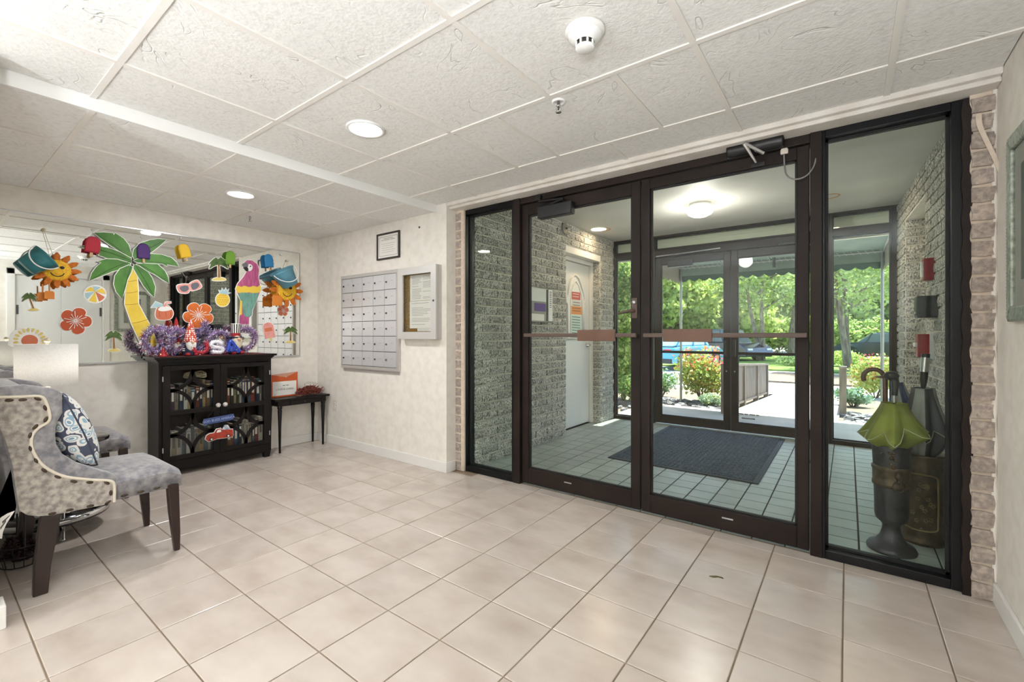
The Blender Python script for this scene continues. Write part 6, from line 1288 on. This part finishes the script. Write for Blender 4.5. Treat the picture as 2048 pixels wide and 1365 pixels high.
def tree(name, label, x, y, h, cr, stems, mats, seed, n=9000, size=.2, low=.3, group='trees beyond the car park'):
    rnd = random.Random(seed); t = thing(name, label, 'tree', (x, y, GZ), group); g0 = GZ; m = MB(); blobs = []
    for k in range(stems):
        a = rnd.uniform(0, 2*PI) if stems > 1 else 0; sp = .12 if stems > 1 else 0; lean = (.25 if stems > 1 else .08)*h*.3
        p = [(x+sp*math.cos(a), y+sp*math.sin(a), g0-.1), (x+(sp+lean*.3)*math.cos(a), y+(sp+lean*.3)*math.sin(a), g0+h*low*.6), (x+(sp+lean*.7)*math.cos(a)+rnd.uniform(-.1, .1), y+(sp+lean*.7)*math.sin(a), g0+h*low*1.3), (x+(sp+lean*1.4)*math.cos(a), y+(sp+lean*1.4)*math.sin(a), g0+h*.8)]
        r0 = h*.022/(stems**.35); m.tube(smooth_open(p, 4), list(np.linspace(r0*1.25, r0*.3, 13)), 8)
    t_ = m.build('trunk', 'bark', t); br = MB()
    for k in range(9):
        a = 2*PI*k/9+rnd.random(); z0 = g0+h*(low+.05+.35*rnd.random()); L = cr*rnd.uniform(.6, .95)
        br.tube(smooth_open([(x, y, z0), (x+L*.5*math.cos(a), y+L*.5*math.sin(a), z0+L*.28), (x+L*math.cos(a), y+L*math.sin(a), z0+L*.45)], 3), list(np.linspace(h*.008, h*.002, 7)), 6)
        blobs.append((x+L*.75*math.cos(a), y+L*.75*math.sin(a), z0+L*.55, cr*.42, cr*.42, cr*.34, n//14))
    br.build('branches', 'bark', t)
    blobs.append((x, y, g0+h*.62, cr*.7, cr*.7, h*.26, n//4)); blobs.append((x, y, g0+h*.84, cr*.45, cr*.45, h*.16, n//8))
    put('crown', leaves_mesh('crown', blobs, size, mats, seed), t); return t
def shrub(name, label, x, y, z, r, h, mats, seed, n=1800, size=.06, group=None, flowers=None):
    rnd = random.Random(seed); t = thing(name, label, 'shrub', (x, y, z), group); m = MB()
    for k in range(7): a = 2*PI*k/7; m.tube([(x, y, z-.05), (x+r*.4*math.cos(a), y+r*.4*math.sin(a), z+h*.4), (x+r*.75*math.cos(a), y+r*.75*math.sin(a), z+h*.75)], [.014, .01, .004], 6)
    m.build('stems', 'bark', t); bl = [(x, y, z+h*.52, r*.75, r*.75, h*.45, n//2)]
    for k in range(7): a = 2*PI*k/7+.3; bl.append((x+r*.55*math.cos(a), y+r*.55*math.sin(a), z+h*(.4+.3*rnd.random()), r*.45, r*.45, h*.3, n//14))
    put('foliage', leaves_mesh('foliage', bl, size, mats, seed, .35), t)
    if flowers: put('blossoms', leaves_mesh('blossoms', [(x, y, z+h*.75, r*.85, r*.85, h*.3, flowers[1])], flowers[2], flowers[0], seed+1, .6), t)
    return t
def far(px, d, z=0):     # a place on the ground at distance d along the view through column px
    u = (px-1024)/F_PX; return (-_s*d+u*d*_c, _c*d+u*d*_s)
# tree belt beyond the lawn, each tree its own crown
belt = [(1180, 30, 7.5, 3.2, ('leaf_a', 'leaf_c')), (1262, 34, 9, 3.8, ('leaf_b', 'leaf_a')), (1338, 29, 7.5, 3.1, ('leaf_a', 'leaf_b')), (1392, 38, 10, 4.3, ('leaf_b', 'leaf_d')), (1448, 31, 8, 3.3, ('leaf_b', 'leaf_a')), (1515, 37, 10, 4.2, ('leaf_d', 'leaf_b')), (1640, 36, 10, 4.2, ('leaf_a', 'leaf_d')), (1700, 40, 11, 4.6, ('leaf_c', 'leaf_a')), (1775, 36, 10, 4.0, ('leaf_a', 'leaf_c')), (1850, 38, 10, 4.2, ('leaf_b', 'leaf_c')), (1950, 36, 10, 4.2, ('leaf_a', 'leaf_c'))]
wh = ['far left edge, behind the brick door jamb', 'left of the vestibule post', 'left of the awning post', 'behind the awning post', 'behind the left outer door mullion', 'behind the door meeting stiles', 'behind the right outer post', 'behind the forked tree', 'right of the awning post at right', 'hidden behind the right brick wall', 'far right outside the view']
for k, (px, d, h, cr, mm) in enumerate(belt): x, y = far(px, d); tree('leafy_tree', 'sunlit leafy green tree in the far belt, %s' % wh[k], x, y, h, cr, 1, mm, 100+k, 9500, .36, .02)
x, y = far(1582, 26); tree('leafy_tree', 'open pale green tree on the lawn with a slender trunk', x, y, 8.5, 3.6, 1, ('leaf_d', 'leaf_b'), 140, 9000, .2, .3); x, y = far(1524, 24); tree('leafy_tree', 'spreading tree with roots showing behind the slat fence', x, y, 7.5, 3.2, 2, ('leaf_d', 'leaf_a'), 141, 6000, .2, .32)
x, y = far(1704, 17.2); tree('leafy_tree', 'forked grey-trunked tree behind the right glass light', x, y, 6.5, 2.5, 3, ('leaf_a', 'leaf_d'), 142, 9000, .15, .3)
# understory hedge beyond the lawn
for k, px in enumerate(range(1180, 1900, 62)): x, y = far(px, 31.5); shrub('hedge_shrub', 'low leafy shrub in hedge row behind the lawn, number %s from left' % ['one', 'two', 'three', 'four', 'five', 'six', 'seven', 'eight', 'nine', 'ten', 'eleven', 'twelve'][k], x, y, GZ, 1.7, 2.6, ('leaf_b', 'leaf_a', 'leaf_c'), 160+k, 3400, .28, 'hedge shrubs beyond the lawn')
# shrubs by the entrance
shrub('flowering_bush', 'green bush with red and pink tips beside the slat fence', -2.15, 8.75, -.07, .52, .98, ('leaf_b', 'leaf_a', 'leaf_red'), 200, 3000, .07, flowers=(('petal_pink', 'petal_red', 'leaf_red'), 240, .06))
shrub('low_bush', 'low dark shrub at the porch corner left of the awning post', -2.95, 7.55, -.05, .38, .55, ('leaf_c', 'leaf_c', 'leaf_a'), 201, 2200, .05)
shrub('low_bush', 'grey-green low shrub behind the awning post', -3.1, 9.3, -.12, .4, .55, ('leaf_c', 'leaf_spruce'), 202, 1500, .06); shrub('low_bush', 'small silvery shrub at the foot of the flowering bush', -1.85, 8.05, -.06, .22, .24, ('leaf_spruce', 'leaf_d'), 203, 1000, .04)
shrub('low_bush', 'yellow-green leafy shrub outside at the left jamb', -4.3, 9.9, -.12, .6, 1.25, ('leaf_b', 'leaf_a'), 204, 2200, .08)
x, y = far(1750, 10.2); shrub('flowering_bush', 'bush with pink flowers outside the right glass light', x, y, gz(y)-.0, .55, 1.0, ('leaf_b', 'leaf_a', 'leaf_red'), 205, 2600, .075, flowers=(('petal_pink', 'petal_red'), 120, .05))
x, y = far(1706, 8.35); shrub('low_bush', 'blue-grey low spruce shrub outside the right glass light', x, y, gz(y), .33, .34, ('leaf_spruce', 'leaf_spruce', 'leaf_c'), 206, 2200, .05)
x, y = far(1690, 19.5); shrub('low_bush', 'clipped round green shrub beside the forked tree', x, y, GZ, .8, .8, ('leaf_b', 'leaf_a'), 207, 1800, .1)
x, y = far(1592, 20.0); shrub('low_bush', 'dark low shrub on the planting island behind the fence end', x, y, GZ, .9, .6, ('leaf_c', 'leaf_d'), 208, 1600, .1)
# columnar evergreen outside the narrow left light
t = thing('columnar_evergreen', 'tall bright green columnar evergreen outside the narrow left light', 'tree', (-3.35, 7.95, -.05)); MB().tube([(-3.35, 7.95, -.1), (-3.35, 7.95, 2.4)], [.05, .01], 8).build('trunk', 'bark', t)
put('foliage', leaves_mesh('foliage', [(-3.35+.08*math.sin(k*2.1), 7.95+.08*math.cos(k*2.3), .35+.27*k, .36*(1-.06*k), .36*(1-.06*k), .3, 900) for k in range(9)], .07, ('leaf_a', 'leaf_c', 'leaf_b'), 221, .4), t)
# slate stones in the bed
rnd = random.Random(31); sv = []
for k in range(5):
    m = MB(); m.prism(smooth_closed([(.09*math.cos(a)*rnd.uniform(.7, 1.1), .055*math.sin(a)*rnd.uniform(.7, 1.1)) for a in np.linspace(0, 2*PI, 8)[:-1]], 1), 'z', 0, .03, .8); sv.append(m.mesh('stone', 'stone_dark'))
bedl = bpy.data.objects['ground_bed_left']; bedr = bpy.data.objects['ground_bed_right']
for k in range(170):
    if k < 120: x, y = rnd.uniform(-2.9, -1.55), 7.6+rnd.random()**1.5*1.2
    else: x, y = rnd.uniform(-4.2, -2.8), rnd.uniform(6.3, 8.6)
    o = link('stone', sv[k % 5], bedl, (x, y, -.05+(min(0, -(y-7.55)*.046))+.004)); o.rotation_euler = (rnd.uniform(-.25, .25), rnd.uniform(-.25, .25), rnd.uniform(0, 6.3)); s_ = rnd.uniform(.7, 1.3); o.scale = (s_, s_, s_)
for k in range(90):
    o = link('stone', sv[k % 5], bedr, (lambda q: (rnd.uniform(-.05, 1.2), q, -.046-(q-7.55)*.046))(7.62+1.5*rnd.random()**1.4)); o.rotation_euler = (rnd.uniform(-.2, .2), rnd.uniform(-.2, .2), rnd.uniform(0, 6.3))
# ---- cars
M('car_blue', '#3f8fb8', .2, metal=.3, coat=.8); M('car_navy', '#2a2d45', .2, metal=.3, coat=.8); M('car_black', '#23262d', .2, metal=.3, coat=.8); M('car_glass', '#9fc0cc', .08, coat=.6); M('car_glass_dark', '#5a6674', .08, coat=.6); M('tyre', '#1b1b1c', .8); M('tail_red', '#b3303a', .3); M('cladding', '#2b2c2e', .6)
def car(name, label, x, y, rz, mat, L=4.5, W=1.8, H=1.5, suv=False, glass='car_glass'):
    t = thing(name, label, 'car', (x, y, GZ), None, rz); z = GZ; o = Vector((x, y, 0))
    lo = [(-L/2, .38), (-L/2+.03, .75), (-L/2+.15, .92 if not suv else 1.0), (-L*.30, .98 if not suv else 1.05), (L*.17, .98 if not suv else 1.05), (L*.40, .90 if not suv else 1.0), (L/2-.06, .74), (L/2, .5), (L/2-.05, .28), (-L/2+.08, .28)]
    hi = [(-L*.44, .95), (-L*.36, H-.08), (-L*.26, H), (L*.05, H), (L*.12, H-.05), (L*.27, .95)]
    def P(m, pts, hw, tp): m.prism([(x+a, z+b) for a, b in pts], 'y', y-hw, y+hw); return m
    m = MB(); P(m, lo, W/2, 1); b_ = m.build('body', mat, t, bevel=.06, seg=3); m = MB(); P(m, hi, W/2-.12, 1); m.build('cabin', glass, t, bevel=.08, seg=3)
    MB().box(x-L*.27, x+L*.06, y-W/2+.16, y+W/2-.16, z+H-.03, z+H+.02).build('roof', mat, t, bevel=.01)
    for a in (-L*.40, -L*.1, L*.14):
        for s in (-1, 1): MB().tube([(x+a+(.06 if a < 0 else .12), y+s*(W/2-.1), z+.95), (x+a*.72, y+s*(W/2-.14), z+H-.02)], .035, 6).build('pillar', mat, t)
    for a in (-L*.31, L*.31):
        for s in (-1, 1):
            r = .33 if not suv else .37; w = MB().lathe([(0, -.1), (r*.6, -.1), (r, -.09), (r, .09), (r*.6, .1), (0, .1)], (x+a, y+s*(W/2-.06), z+r), 24, 'y').build('wheel', 'tyre', t)
            MB().lathe([(0, s*.12), (r*.55, s*.115), (r*.62, s*.1)], (x+a, y+s*(W/2-.06), z+r), 20, 'y').build('rim', 'alu', w); MB().tube([(x+a+(r+.05)*math.cos(g), y+s*(W/2+.005), z+r+(r+.05)*math.sin(g)) for g in np.linspace(0, PI, 13)], .03, 6).build('wheel_arch', 'cladding', t)
    for s in (-1, 1):
        MB().cbox(x-L/2-.005, x-L/2+.08, y+s*(W/2-.25)-.14, y+s*(W/2-.25)+.14, z+.72, z+.86, .02).build('tail_lamp', 'tail_red', t); MB().cbox(x+L/2-.1, x+L/2+.0, y+s*(W/2-.28)-.16, y+s*(W/2-.28)+.16, z+.62, z+.72, .02).build('head_lamp', 'lens', t)
    MB().box(x-L/2-.01, x-L/2+.05, y-.26, y+.26, z+.52, z+.64).build('number_plate', 'white_plain', t); MB().cbox(x-L/2-.03, x-L/2+.12, y-W/2+.03, y+W/2-.03, z+.3, z+.48, .03).build('bumper', 'cladding', t)
    # geometry was laid along world x around the root: turning the root turns the car
    return t
x, y = far(1362, 19.5); car('blue_car', 'bright blue hatchback parked beyond the flowering bush', x, y, math.radians(75), 'car_blue', 4.1, 1.75, 1.5)
x, y = far(1448, 25.5); car('dark_suv', 'dark navy SUV parked across the lot behind the doors', x, y, math.radians(-32), 'car_navy', 4.7, 1.9, 1.75, True, 'car_glass_dark')
x, y = far(1775, 24); car('black_car', 'black car parked behind the forked tree at right', x, y, math.radians(165), 'car_black', 4.6, 1.85, 1.55, True, 'car_glass_dark')
